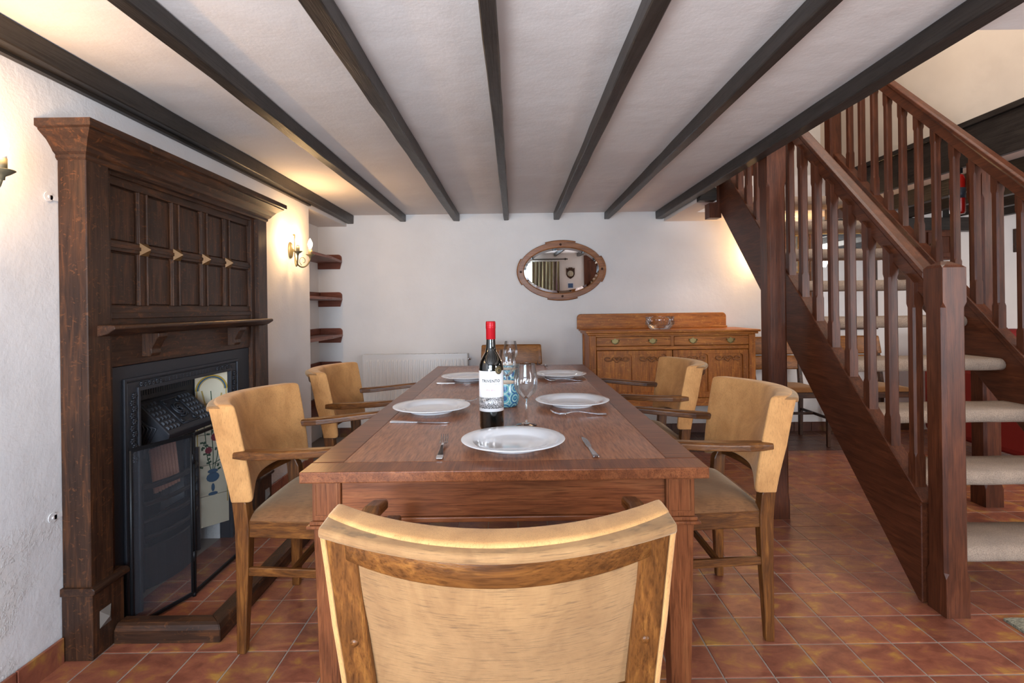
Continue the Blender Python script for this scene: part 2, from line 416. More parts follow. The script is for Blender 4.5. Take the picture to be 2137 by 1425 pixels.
# ------------------------------------------------------------------ ceiling beams
BEAMG = 'dark stained beams under the ceiling'
def beam(cx, w, lab, z0=1.935, y1=YB - .002, y0=YF + .01, label_mat='beam'):
    m = MB(); N = 26; sec = [(-w / 2, z0), (w / 2, z0), (w / 2, ZC - .001), (-w / 2, ZC - .001)]
    rr = random.Random(int(cx * 100) + 5); v = []
    for k in range(N + 1):
        y = y0 + (y1 - y0) * k / N
        for q, (a, z) in enumerate(sec):
            jx = rr.uniform(-.0022, .0022); jz = rr.uniform(-.0022, .0022) if q < 2 else 0
            v.append((cx + a + jx, y, z + jz))
    f = [(k * 4 + q, k * 4 + (q + 1) % 4, (k + 1) * 4 + (q + 1) % 4, (k + 1) * 4 + q) for k in range(N) for q in range(4)] + [(0, 1, 2, 3), (N * 4 + 3, N * 4 + 2, N * 4 + 1, N * 4)]
    m.add(v, f)
    return tag(m.build('ceiling_beam', wood('beam', 'y'), None, .004, 1), lab, 'beam', BEAMG)
b1 = beam(-1.462, .055, 'dark beam running along the fireplace wall, leftmost on the ceiling', 1.925)
MB().box(-1.4985, -1.478, YF + .01, 3.86, 1.912, 1.9245).build('batten', wood('beam', 'y'), b1)
beam(-.990, .052, 'dark ceiling beam just right of the one along the fireplace wall')
beam(-.510, .058, 'dark ceiling beam second to the left of the one above the wine bottle')
beam(-.060, .044, 'narrow dark ceiling beam straight above the wine bottle and table centre')
beam(.390, .052, 'dark ceiling beam reaching the back wall just above the oval mirror')
beam(.845, .046, 'dark ceiling beam reaching the back wall above the left half of the sideboard')
tr = beam(1.315, .065, 'heavy dark trimmer beam beside the stair opening, resting on the square post', 1.930)

# side room joists seen through the balusters and the fascia of the stairwell
jo = thing('stairwell_fascia', 'black board facing the floor edge on the far side of the stairwell', 'beam', (2.76, 2.8, 2.0))
MB().box(2.74, 2.775, 0.7, YB, 1.97, 2.20).build('fascia_board', wood('beam', 'y'), jo, .003, 1)
MB().box(2.725, 2.775, 0.7, YB, 2.20, 2.235).build('top_strip', wood('beam', 'y'), jo, .003, 1)
for k, x in enumerate((3.10, 3.50, 3.90, 4.30, 4.70, 5.08)):
    o = MB().box(x - .03, x + .03, YF + .01, YB - .002, 1.90, 2.018).build('ceiling_joist', wood('beam', 'y'), None, .003, 1)
    tag(o, ['black joist in the side room nearest the stairwell fascia', 'second black joist beyond the stairwell fascia', 'third black joist beyond the stairwell fascia', 'fourth black joist beyond the stairwell fascia',
            'fifth black joist beyond the stairwell fascia', 'last black joist of the side room, by its right wall'][k], 'beam', 'black joists over the side room')
tag(MB().box(2.80, 4.2, YB - .10, YB - .003, 1.78, 1.898).build('lintel', wood('beam', 'x'), None, .003, 1), 'black lintel beam on the back wall under the side room joists', 'beam')
tag(MB().box(1.352, 1.47, 3.80, 3.876, 1.905, 1.998).build('trimmer', wood('beam', 'x'), None, .003, 1), 'short black timber between the trimmer beam and the top of the stair string', 'beam')

# ------------------------------------------------------------------ square posts
def post(name, x0, x1, y0, y1, z1, label, ch=.012):
    m = MB(); zs = [(0, 0), (.10, 0), (.13, ch), (z1 - .22, ch), (z1 - .19, 0), (z1, 0)]; v = []
    for z, c in zs:
        c = c + .0005
        for px, py in ((x0 + c, y0), (x1 - c, y0), (x1, y0 + c), (x1, y1 - c), (x1 - c, y1), (x0 + c, y1), (x0, y1 - c), (x0, y0 + c)): v.append((px, py, z + TZ))
    f = [(k * 8 + q, k * 8 + (q + 1) % 8, (k + 1) * 8 + (q + 1) % 8, (k + 1) * 8 + q) for k in range(len(zs) - 1) for q in range(8)] + [tuple(range(7, -1, -1)), tuple(range((len(zs) - 1) * 8, len(zs) * 8))]
    return m.add(v, f)
o = post('p', 1.352, 1.452, 2.80, 2.90, 2.0 - TZ - .003, '').build('timber_post', wood('stair', 'z'), None, .003, 1)
tag(o, 'tall square reddish timber post standing under the trimmer beam left of the stairs', 'post')
o = post('p', 2.60, 2.70, 2.92, 3.02, 1.935, '').build('timber_post', wood('stair', 'z'), None, .003, 1)
tag(o, 'square timber post behind the stairs, on the side room side', 'post')

# ------------------------------------------------------------------ staircase
ST = thing('staircase', 'open-riser timber staircase with chamfered balusters and beige carpeted treads', 'staircase', (2.0, 2.0, TZ))
SL = .955; XN, XF = 1.555, 2.48
ztop = lambda y, dz=0: 1.292 + SL * (y - 2.92) + dz     # top line of string capping
wz, wy = wood('stair', 'z'), wood('stair', 'y')
for nm, xc, dz, y1 in (('string', XN, 0, 4.05), ('string', XF, -.05, 4.10)):
    y0 = 2.0; t = ztop(y0, dz) - .022; low = .385
    pts = [(y0, TZ + .002), (y0, t), (y1, ztop(y1, dz) - .022), (y1, ztop(y1, dz) - low), (y0 + .02, TZ + .002)]
    MB().prism(pts, 'yz', xc - .02, xc + .02).build('string', wy, ST, .003, 1)
    m = MB(); m.slat((xc, y0 - .01, ztop(y0 - .01, dz) - .011), (xc, y1, ztop(y1, dz) - .011), .058, .020)
    m.slat((xc - .022, y0, ztop(y0, dz) - .035), (xc - .022, y1, ztop(y1, dz) - .035), .008, .022)
    m.build('string_capping', wy, ST, .003, 1)
# newels
def newel(x0, x1, y0, y1, z0, z1):
    c = .011; zs = [(z0, 0, 0), (z0 + .14, 0, 0), (z0 + .16, c, 0), (z1 - .17, c, 0), (z1 - .15, 0, 0), (z1 - .025, 0, 0), (z1 - .015, .008, .006), (z1, .03, .028)]; v = []
    for z, ch, ins in zs:
        ch = ch + .0005; a0, a1, b0, b1 = x0 + ins, x1 - ins, y0 + ins, y1 - ins; ch = min(ch, (a1 - a0) / 2.2)
        for px, py in ((a0 + ch, b0), (a1 - ch, b0), (a1, b0 + ch), (a1, b1 - ch), (a1 - ch, b1), (a0 + ch, b1), (a0, b1 - ch), (a0, b0 + ch)): v.append((px, py, z))
    n = len(zs); f = [(k * 8 + q, k * 8 + (q + 1) % 8, (k + 1) * 8 + (q + 1) % 8, (k + 1) * 8 + q) for k in range(n - 1) for q in range(8)] + [tuple(range(7, -1, -1)), tuple(range((n - 1) * 8, n * 8))]
    return MB().add(v, f)
newel(1.545, 1.632, 1.90, 1.99, TZ, 1.30).build('newel_post', wz, ST, .002, 1)
newel(2.435, 2.525, 1.90, 1.99, TZ, 1.30).build('newel_post', wz, ST, .002, 1)
newel(1.46, 1.55, 3.92, 4.01, 1.80, 3.1).build('newel_post', wz, ST, .002, 1)
newel(2.43, 2.52, 4.02, 4.11, 1.80, 3.1).build('newel_post', wz, ST, .002, 1)
# treads
for i in range(9):
    zt = .228 + .2115 * i; yf = 1.968 + .2225 * i
    m = MB(); x0, x1 = XN + .024, XF - .024
    R = .030; th = .060; pts = []
    dpt = .238
    for k in range(9): a = PI / 2 + PI * k / 8; pts.append((yf + R + R * math.cos(a), zt - th / 2 + (th / 2) * math.sin(a)))
    pts += [(yf + dpt, zt - th), (yf + dpt + .008, zt - th / 2), (yf + dpt, zt)]
    # many slices for a soft surface
    N = 16; v = []; n = len(pts)
    for k in range(N + 1):
        x = x0 + (x1 - x0) * k / N
        for q, (y, z) in enumerate(pts):
            e = noise.noise(Vector((x * 14, y * 14, z * 14))) * .003; v.append((x, y - (e if q < 9 else 0), z + e))
    fcs = [(k * n + q, k * n + (q + 1) % n, (k + 1) * n + (q + 1) % n, (k + 1) * n + q) for k in range(N) for q in range(n)] + [tuple(range(n - 1, -1, -1)), tuple(range(N * n, (N + 1) * n))]
    m.add(v, fcs, True); m.sm[-2:] = [False, False]
    m.build('carpeted_tread', carpet(), ST)
# balusters
def baluster(x, y, zb, zt, w=.039):
    h = w / 2; c = .0065; v = []
    sk = [(zb, 0, 1), (zb + .10, 0, 0), (zb + .115, c, 0), (zt - .115, c, 0), (zt - .10, 0, 0), (zt, 0, 1)]
    for z, ch, slope in sk:
        ch = ch + .0005
        for px, py in ((-h + ch, -h), (h - ch, -h), (h, -h + ch), (h, h - ch), (h - ch, h), (-h + ch, h), (-h, h - ch), (-h, -h + ch)):
            v.append((x + px, y + py, z + (SL * py if slope else 0)))
    f = [(k * 8 + q, k * 8 + (q + 1) % 8, (k + 1) * 8 + (q + 1) % 8, (k + 1) * 8 + q) for k in range(5) for q in range(8)] + [tuple(range(7, -1, -1)), tuple(range(40, 48))]
    return MB().add(v, f)
RT = .864       # handrail top above string top line
for k in range(16):
    y = 2.015 + .1302 * k
    if y > 3.9: break
    baluster(XN, y + .03, ztop(y + .03), ztop(y + .03) + RT - .085 + .01).build('baluster', wz, ST)
    baluster(XF, y + .03, ztop(y + .03, -.05), ztop(y + .03, -.05) + RT - .085 + .01).build('baluster', wz, ST)
def handrail(xc, dz, y0, y1):
    ch = math.sqrt(1 + SL * SL); prof = [(-.022, -.080), (.022, -.080), (.022, -.030), (.030, -.022), (.030, -.006), (.018, 0), (-.018, 0), (-.030, -.006), (-.030, -.022), (-.022, -.030)]
    v = []
    for y in (y0, y1):
        for a, b in prof: v.append((xc + a, y, ztop(y, dz) + RT + b * ch))
    n = len(prof); f = [(q, (q + 1) % n, (q + 1) % n + n, q + n) for q in range(n)] + [tuple(range(n - 1, -1, -1)), tuple(range(n, 2 * n))]
    return MB().add(v, f)
handrail(XN + .02, 0, 1.992, 3.92).build('handrail', wood('stair', 'y'), ST, .002, 1)
handrail(XF, -.05, 1.992, 4.02).build('handrail', wood('stair', 'y'), ST, .002, 1)
o = MB(); cutbox(o, 1.62, 2.42, 4.70, 4.749, 2.21, 4.15, [(1.70, 2.34, 2.30, 3.0), (1.70, 2.34, 3.12, 4.05)], 'y'); o.box(1.70, 2.34, 4.735, 4.748, 2.3, 4.05)
struct(o.build('door_1', wood('stair', 'z'), None, .004, 1))
MB().sphere((1.66, 4.675, 3.06), .025).build('door_handle', BRASS, bpy.data.objects['door_1'])

# ------------------------------------------------------------------ fireplace surround (oak)
FS = thing('fire_surround', 'tall dark carved oak fire surround with panelled overmantel and shelf', 'fireplace', (XL, 2.37, TZ))
oz, oy = wood('oak_dark', 'z'), wood('oak_dark', 'y')
Y0, Y1 = 1.735, 3.005
for ya, yb, yi0, yi1 in ((Y0, 1.835, 1.835, 1.872), (2.905, Y1, 2.868, 2.905)):
    MB().box(XL + .001, -1.405, ya, yb, TZ + .235, 1.668).build('pilaster', oz, FS, .003, 1)
    MB().box(XL + .001, -1.428, yi0, yi1, TZ + .235, 1.668).build('inner_stile', oz, FS, .002, 1)
    pl = MB().box(XL + .001, -1.397, min(ya, yi0) - (.006 if ya == Y0 else 0), max(yb, yi1) + (.006 if ya != Y0 else 0), TZ, TZ + .215).build('plinth', oz, FS, .003, 1)
    m = MB(); pr = [(XL + .001, .214), (-1.392, .214), (-1.384, .222), (-1.384, .232), (-1.392, .240), (XL + .001, .240)]
    m.prism([(a, b + TZ) for a, b in pr], 'xz', min(ya, yi0) - .012, max(yb, yi1) + .012).build('plinth_moulding', oy, FS, .002, 1)
    yc = (ya + yb) / 2; zc = .125; x = -1.3975
    MB().add([(x, yc - .026, zc - .03), (x, yc + .026, zc - .03), (x, yc + .026, zc + .03), (x, yc - .026, zc + .03), (x + .016, yc, zc)],
             [(0, 1, 4), (1, 2, 4), (2, 3, 4), (3, 0, 4), (3, 2, 1, 0)]).build('diamond_boss', plain('pale_boss', (120, 112, 104), .5), pl)
# cornice (mitred moulding)
prof = [(0.0, 1.655), (.006, 1.662), (.006, 1.672), (.016, 1.680), (.022, 1.690), (.040, 1.712), (.062, 1.728), (.070, 1.734), (.070, 1.738), (.082, 1.742), (.082, 1.765)]
v = []; n = len(prof)
for k, (sx, sy) in enumerate(((0, -1), (1, -1), (1, 1), (0, 1))):
    for d, z in prof:
        v.append((XL + .001 if sx == 0 else -1.405 + d, (Y0 - d) if sy < 0 else (Y1 + d), z))
f = [(k * n + q, k * n + q + 1, (k + 1) * n + q + 1, (k + 1) * n + q) for k in range(3) for q in range(n - 1)] + [(n - 1, 2 * n - 1, 3 * n - 1, 4 * n - 1), (0, 3 * n, 2 * n, n)]
MB().add(v, f).build('cornice', oy, FS)
# back board, frieze, panels
MB().box(XL + .001, -1.455, 1.872, 2.868, .955, 1.668).build('back_board', oy, FS)
m = MB(); m.box(-1.456, -1.440, 1.872, 2.868, 1.612, 1.668); m.box(-1.440, -1.428, 1.872, 2.868, 1.642, 1.668); m.build('top_rail', oy, FS, .002, 1)
MB().box(-1.456, -1.438, 1.872, 2.868, 1.102, 1.176).build('bottom_rail', oy, FS, .002, 1)
MB().box(-1.437, -1.430, 1.872, 2.868, 1.128, 1.150).build('bead', oy, FS, .002, 1)
MB().box(-1.456, -1.436, 1.872, 2.868, 1.374, 1.412).build('middle_rail', oy, FS, .002, 1)
MB().box(-1.4355, -1.4325, 1.872, 2.868, 1.386, 1.400).build('bead', oy, FS, .001, 1)
ym = [2.050, 2.249, 2.456, 2.650]
for y in ym:
    for z0, z1 in ((1.176, 1.374), (1.412, 1.612)):
        m = MB().box(-1.456, -1.443, y - .026, y + .026, z0, z1); m.box(-1.443, -1.436, y - .026, y - .018, z0, z1); m.box(-1.443, -1.436, y + .018, y + .026, z0, z1)
        m.build('muntin', oz, FS, .0015, 1)
    x = -1.436; h = .024
    MB().add([(x, y - h, 1.393 - h), (x, y + h, 1.393 - h), (x, y + h, 1.393 + h), (x, y - h, 1.393 + h), (x + .028, y, 1.393)],
             [(0, 1, 4), (1, 2, 4), (2, 3, 4), (3, 0, 4), (3, 2, 1, 0)]).build('pyramid_stud', plain('studs', (118, 86, 50), .32, .3), FS)
ys = [1.872] + sum([[y - .026, y + .026] for y in ym], []) + [2.868]
for k in range(5):
    for z0, z1 in ((1.176, 1.374), (1.412, 1.612)):
        a, b = ys[2 * k] + .004, ys[2 * k + 1] - .004
        MB().box(-1.4555, -1.449, a, b, z0 + .004, z1 - .004).build('panel', oz, FS, .003, 1)
# shelf, brackets, lower frieze and jambs
pr = [(-1.456, 1.108), (-1.352, 1.108), (-1.346, 1.102), (-1.346, 1.094), (-1.356, 1.088), (-1.372, 1.078), (-1.40, 1.070), (-1.456, 1.070)]
MB().prism([(a, b) for a, b in pr], 'xz', 1.775, 2.945).build('mantel_shelf', oy, FS, .002, 1)
for y in (2.065, 2.675):
    pr = [(-1.442, 1.070), (-1.375, 1.070), (-1.375, 1.055), (-1.385, 1.045), (-1.395, 1.025), (-1.405, 1.008), (-1.402, .992), (-1.410, .980), (-1.442, .980)]
    MB().prism(pr, 'xz', y - .028, y + .028).build('bracket', oz, FS, .002, 1)
MB().box(-1.454, -1.441, 1.872, 2.868, .955, 1.071).build('frieze_board', oy, FS, .002, 1)
# ------------------------------------------------------------------ cast iron insert
FI = thing('fireplace_insert', 'black cast-iron fireplace insert with embossed hood, grate and tiled cheeks', 'fireplace', (XL, 2.34, TZ))
ya, yb, zt = 1.874, 2.866, .953; oa, ob, ot = 2.02, 2.66, .85
m = MB(); cutbox(m, -1.4985, -1.447, ya, yb, TZ, zt, [(oa, ob, TZ, ot)], 'x'); m.build('iron_plate', IRON, FI, .002, 1)
m = MB(); cutbox(m, -1.447, -1.436, 1.938, 2.742, TZ, .905, [(1.952, 2.728, TZ, .892)], 'x'); m.build('outer_moulding', IRON, FI, .003, 2)
m = MB(); cutbox(m, -1.447, -1.440, 1.957, 2.723, TZ, .888, [(2.012, 2.668, TZ, .858)], 'x'); m.build('ornament_band', IRON, FI, .002, 1)
m = MB(); cutbox(m, -1.447, -1.434, 2.006, 2.674, TZ, .866, [(oa, ob, TZ, ot)], 'x'); m.build('inner_moulding', IRON, FI, .002, 1)
orn = MB()
def rosette(y, z, r=.010):
    for a in range(0, 360, 60):
        aa = math.radians(a); orn.tube([(-1.4395, y, z), (-1.437, y + r * math.cos(aa), z + r * math.sin(aa))], [.0026, .0042], 6)
for k in range(15):
    y = 2.17 + k * .0235
    for z in (.869, .878): orn.box(-1.4405, -1.4375, y, y + .012, z - .0025 + (.0 if k % 2 else .002), z + .0035)
for k in range(6): rosette(2.03 + k * .022, .873 + .002 * (-1) ** k, .0095)
for k in range(6): rosette(2.55 + k * .022, .873 + .002 * (-1) ** k, .0095)
for yy in (1.984, 2.696):
    for k in range(11): rosette(yy + .005 * (-1) ** k, .835 - k * .024, .012)
    for k in range(8): orn.box(-1.4405, -1.4375, yy - .012, yy + .012, .54 - k * .03, .552 - k * .03)
orn.build('scroll_ornament', IRON, FI)['kind'] = 'stuff'
# splayed cheeks with picture tiles
TP = plain('cream_glazed_tile', (214, 204, 180), .15)
def cheek(side):
    y_out, y_in = (2.66, 2.545) if side > 0 else (2.02, 2.135)
    P0 = Vector((-1.452, y_out, 0)); P1 = Vector((-1.55, y_in, 0)); d = (P1 - P0).normalized(); nrm = Vector((d.y, -d.x, 0)) * (1 if side < 0 else -1)
    if nrm.x < 0: nrm = -nrm
    L = (P1 - P0).length
    base = MB().slat(P0 - nrm * .006 + Vector((0, 0, .475)), P1 - nrm * .006 + Vector((0, 0, .475)), .012, .75).build('tile_cheek', IRON, FI)
    for k in range(5):
        z = .848 - .15 * (k + .5); a = P0 + d * .002; b = P1 - d * .002
        MB().slat(a + nrm * .003 + Vector((0, 0, z)), b + nrm * .003 + Vector((0, 0, z)), .006, .148).build('picture_tile', TP, base, .001, 1)
    if side < 0: return
    def Q(u, z, e=.0068): p = P0 + d * (L * u) + nrm * e; return (p.x, p.y, z)
    def strip(pts, w, mat, nm, e=.0068):     # printed ornament on the glaze
        m = MB()
        for (u0, z0), (u1, z1) in zip(pts[:-1], pts[1:]):
            du, dz = (u1 - u0) * L, z1 - z0; ln = math.hypot(du, dz) or 1; ox, oz_ = -dz / ln * w / 2 / L, du / ln * w / 2
            m.add([Q(u0 + ox, z0 + oz_, e), Q(u1 + ox, z1 + oz_, e), Q(u1 - ox, z1 - oz_, e), Q(u0 - ox, z0 - oz_, e)], [(0, 1, 2, 3)])
        return m
    blue = plain('glaze_blue', (66, 96, 122), .2); gold = plain('glaze_gold', (178, 148, 62), .2); green = plain('glaze_green', (54, 82, 62), .2); rose = plain('glaze_rose', (128, 44, 58), .2); wheat = plain('glaze_wheat', (176, 152, 92), .2)
    for rr, w, mt, e in ((.46, .009, gold, .0070), (.42, .007, blue, .0072), (.38, .003, gold, .0074)):
        strip([(.5 + rr * math.cos(a), .765 + rr * L * math.sin(a)) for a in [PI * k / 14 for k in range(15)]], w, mt, 'arch', e).build('painted_arch', mt, base)
    m = strip([(.06, .765), (.06, .20)], .004, gold, 'c'); m2 = strip([(.94, .765), (.94, .20)], .004, gold, 'c'); m.add(m2.v, m2.f); m.build('painted_column', gold, base)
    stem = MB()
    for pts in ([(.5, .34), (.48, .45), (.52, .56), (.5, .68), (.53, .76)], [(.5, .34), (.35, .44), (.30, .55), (.25, .64)], [(.5, .34), (.66, .44), (.72, .56), (.8, .66)], [(.5, .40), (.2, .42)], [(.5, .48), (.78, .50)]):
        q = strip(pts, .004, green, 's'); stem.add(q.v, q.f)
    rnd = random.Random(3)
    for k in range(34):
        u, z = rnd.uniform(.12, .88), rnd.uniform(.36, .66); a = rnd.uniform(0, PI)
        q = strip([(u, z), (u + .10 * math.cos(a), z + .014 * math.sin(a))], .009, green, 'l', .0071); stem.add(q.v, q.f)
    stem.build('painted_leaves', green, base)
    def disc(m, u, z, r, e=.0075, squash=1):
        n = 12; m.add([Q(u + r / L * math.cos(2 * PI * k / n), z + r * squash * math.sin(2 * PI * k / n), e) for k in range(n)], [tuple(range(n))])
    m = MB(); disc(m, .42, .53, .019); disc(m, .36, .58, .010); disc(m, .62, .47, .016); disc(m, .30, .47, .010); m.build('painted_flowers', rose, base)
    m = strip([(.34, .66), (.26, .70), (.20, .745)], .007, wheat, 'w'); q = strip([(.64, .66), (.72, .71), (.80, .765)], .007, wheat, 'w'); m.add(q.v, q.f); m.build('painted_wheat', wheat, base)
    m = MB(); disc(m, .5, .365, .024, squash=.45); disc(m, .5, .335, .030, squash=.8); disc(m, .5, .285, .008, squash=2.5); disc(m, .5, .255, .022, squash=.4); m.build('painted_vase', blue, base)
cheek(1); cheek(-1)
m = MB(); cutbox(m, -1.565, -1.552, 2.12, 2.56, .10, ot, [(2.20, 2.48, .28, .60)], 'x'); m.build('firebox_front', IRON, FI, .003, 1)
m = MB(); m.tube([(-1.548, 2.20 + .14 * (1 - math.cos(a)), .60 + .10 * math.sin(a) - .06) for a in [PI * k / 12 for k in range(13)]], .009, 8); m.build('arch_moulding', IRON, FI)
MB().box(-1.74, -1.73, 2.12, 2.56, .02, .84).build('fire_back', iron('sooty_iron', (20, 20, 22)), FI)
# fluted strip
m = MB(); m.box(-1.552, -1.546, 2.15, 2.53, .80, .838)
for k in range(24): m.box(-1.546, -1.543, 2.16 + k * .0152, 2.168 + k * .0152, .805, .833)
m.build('fluted_band', IRON, FI)
# hood
ha, hb = 2.13, 2.48
tA, bA = Vector((-1.535, 0, .785)), Vector((-1.400, 0, .655))
m = MB(); v = [(tA.x, ha + .01, tA.z), (tA.x, hb - .01, tA.z), (bA.x, hb, bA.z), (bA.x, ha, bA.z), (bA.x - .006, ha, bA.z - .026), (bA.x - .006, hb, bA.z - .026), (-1.55, ha + .01, .785), (-1.55, hb - .01, .785), (-1.55, hb, .60), (-1.55, ha, .60)]
m.add(v, [(0, 3, 2, 1), (3, 4, 5, 2), (6, 0, 1, 7), (0, 6, 9, 4, 3), (1, 2, 5, 8, 7), (4, 9, 8, 5)])
hood = m.build('hood', IRON, FI, .003, 1)
m = MB()
def HP(u, w, e=0): p = tA + (bA - tA) * w; n = Vector((bA.z - tA.z, 0, -(bA.x - tA.x))).normalized() * -1; return (p.x + n.x * e, ha + (hb - ha) * u, p.z + n.z * e)
for (ua, ub) in ((.05, .30), (.70, .95)):
    for i in range(4):
        for j in range(6):
            u0 = ua + (ub - ua) * i / 4; w0 = .08 + .86 * j / 6; du = (ub - ua) / 4 * .74; dw = .86 / 6 * .70
            v = [HP(u0, w0), HP(u0 + du, w0), HP(u0 + du, w0 + dw), HP(u0, w0 + dw), HP(u0 + .01, w0 + .02, .006), HP(u0 + du - .01, w0 + .02, .006), HP(u0 + du - .01, w0 + dw - .02, .006), HP(u0 + .01, w0 + dw - .02, .006)]
            m.add(v, [(0, 1, 5, 4), (1, 2, 6, 5), (2, 3, 7, 6), (3, 0, 4, 7), (4, 5, 6, 7)])
m.build('lattice_relief', IRON, hood)['kind'] = 'stuff'
m = MB(); rnd = random.Random(5)
for a, b in (((.34, .12), (.66, .12)), ((.66, .12), (.66, .85)), ((.66, .85), (.34, .85)), ((.34, .85), (.34, .12))): m.tube([HP(*a, .002), HP(*b, .002)], .0035, 6)
for q in range(4):
    ph = q * PI / 2 + .4; m.tube([HP(.5 + (.03 + .012 * t) * math.cos(ph + t * .6) * 1.0, .48 + (.07 + .028 * t) * math.sin(ph + t * .6), .004) for t in range(7)], [.006, .006, .005, .005, .004, .004, .003], 6)
    m.tube([HP(.38 + .24 * (q % 2) + .02 * math.cos(t), .20 + .56 * (q // 2) + .05 * math.sin(t), .003) for t in range(6)], .004, 6)
m.build('scroll_relief', IRON, hood)
m = MB()
for k in range(5): m.tube([(-1.53 + .012 * k, ha - .002, .62), (-1.515 + .016 * k, ha - .003, .68), (-1.53 + .003 * k, ha - .002, .75 - .012 * k)], .0032, 6)
m.build('leaf_relief', IRON, hood)
# grate: curved bars
for k, z in enumerate((.22, .29, .36, .43)):
    pts = [(-1.545 + .060 * math.sin(PI * t / 12) ** .7, 2.15 + .38 * t / 12, z) for t in range(13)]
    MB().tube(pts, .010 if k < 3 else .013, 8).build('grate_bar', iron('worn_iron', (58, 54, 54)), FI)
m = MB(); v = []
pts = [(-1.552 + .072 * math.sin(PI * t / 12) ** .7, 2.145 + .39 * t / 12) for t in range(13)]
m.prism(pts + [(-1.56, 2.535), (-1.56, 2.145)], 'xy', TZ, .18); m.build('ash_pan_cover', iron('worn_iron', (58, 54, 54)), FI, .004, 1)
for y in (2.15, 2.53): MB().tube([(-1.535, y, TZ + .002), (-1.535, y, .50)], [.014, .010], 8).build('grate_upright', IRON, FI)
# pleated paper fan in the grate
m = MB(); v = []; N = 16
for k in range(N + 1):
    y = 2.27 + .17 * k / N; dx = .006 if k % 2 else 0
    v += [(-1.555 + dx, y, .37), (-1.575 + dx, y, .56 - .0 * k), (-1.563 + dx, y, .37), (-1.583 + dx, y, .56)]
f = [(4 * k, 4 * k + 4, 4 * k + 5, 4 * k + 1) for k in range(N)] + [(4 * k + 2, 4 * k + 3, 4 * k + 7, 4 * k + 6) for k in range(N)] + [(0, 1, 3, 2), (4 * N, 4 * N + 2, 4 * N + 3, 4 * N + 1)] + [(4 * k + 1, 4 * k + 5, 4 * k + 7, 4 * k + 3) for k in range(N)] + [(4 * k, 4 * k + 2, 4 * k + 6, 4 * k + 4) for k in range(N)]
tag(m.add(v, f).build('pleated_paper', plain('pink_paper', (214, 160, 136), .8), None), 'pleated pinkish paper standing in the fire grate behind the mesh screen', 'paper')

# folding fire screen
SC = thing('fire_screen', 'folding black steel fire screen with fine mesh panels', 'screen', (-1.32, 2.3, TZ))
MS = mesh_screen()
pp = [(-1.385, 1.885), (-1.300, 2.118), (-1.300, 2.515), (-1.385, 2.75)]
zs0, zs1 = .022, .655
for k in range(3):
    a = Vector((*pp[k], 0)); b = Vector((*pp[k + 1], 0)); d = (b - a).normalized(); a = a + d * .006; b = b - d * .006; z0 = Vector((0, 0, zs0)); z1 = Vector((0, 0, zs1))
    m = MB(); m.slat(a + z0, b + z0, .010, .012); m.slat(a + z1, b + z1, .012, .013); m.tube([a + z0, a + z1], .006, 8); m.tube([b + z0, b + z1], .006, 8)
    fr = m.build('screen_frame', BLACKM, SC)
    MB().add([a + z0, b + z0, b + z1, a + z1], [(0, 1, 2, 3)]).build('mesh_panel', MS, fr, fixn=False)
for x, y in pp[1:3]:
    for z in (.17, .56): MB().lathe([(.0001, -.02), (.0085, -.02), (.0085, .02), (.0001, .02)], (x, y, z), 12).build('hinge', BLACKM, SC)
for x, y in pp: MB().lathe([(.0001, 0), (.007, 0), (.006, .016), (.0001, .016)], (x, y, TZ), 10).build('foot', BLACKM, SC)

# hearth fender
FE = thing('hearth_fender', 'low dark oak fender framing the tiled hearth', 'fender', (-1.06, 2.4, TZ))
def rail(pts2, name):
    pr = pts2
    return pr
sec = [(-.033, 0), (.033, 0), (.033, .044), (.024, .058), (.014, .064), (-.026, .064), (-.033, .056)]
def fend(a, b, nm, m1=0, m2=0):     # mitred ends
    a = Vector(a); b = Vector(b); d = (b - a).normalized(); sd = Vector((d.y, -d.x, 0)); v = []
    for p, mm in ((a, m1), (b, m2)):
        for q, z in sec: v.append(p + sd * q + d * q * mm + Vector((0, 0, z + TZ)))
    n = len(sec); f = [(q, (q + 1) % n, (q + 1) % n + n, q + n) for q in range(n)] + [tuple(range(n - 1, -1, -1)), tuple(range(n, 2 * n))]
    MB().add(v, f).build('fender_rail', wood('oak_dark', 'y' if abs(d.y) > .5 else 'x'), FE, .002, 1)
fend((-1.395, 1.850, 0), (-1.062, 1.850, 0), 'n', 0, 1); fend((-1.062, 1.850, 0), (-1.062, 2.92, 0), 'l', -1, 1); fend((-1.062, 2.92, 0), (-1.395, 2.92, 0), 'f', -1, 0)
# old fixing brackets on the wall
for z, lab, y in ((1.528, 'small white painted metal fixing tab on the wall left of the overmantel', 1.70), (.492, 'small rusty painted metal fixing tab low on the wall left of the pilaster', 1.70)):
    m = MB().lathe([(.0001, 0), (.016, 0), (.016, .003), (.0001, .003)], (XL + .001, y, z), 16, smooth=False, axis='x'); m.box(XL + .001, XL + .004, y + .006, y + .062, z - .009, z + .006)
    m.lathe([(.0001, .003), (.005, .003), (.004, .006), (.0001, .006)], (XL + .001, y, z), 10, axis='x')
    tag(m.build('fixing_tab', WALL), lab, 'bracket')

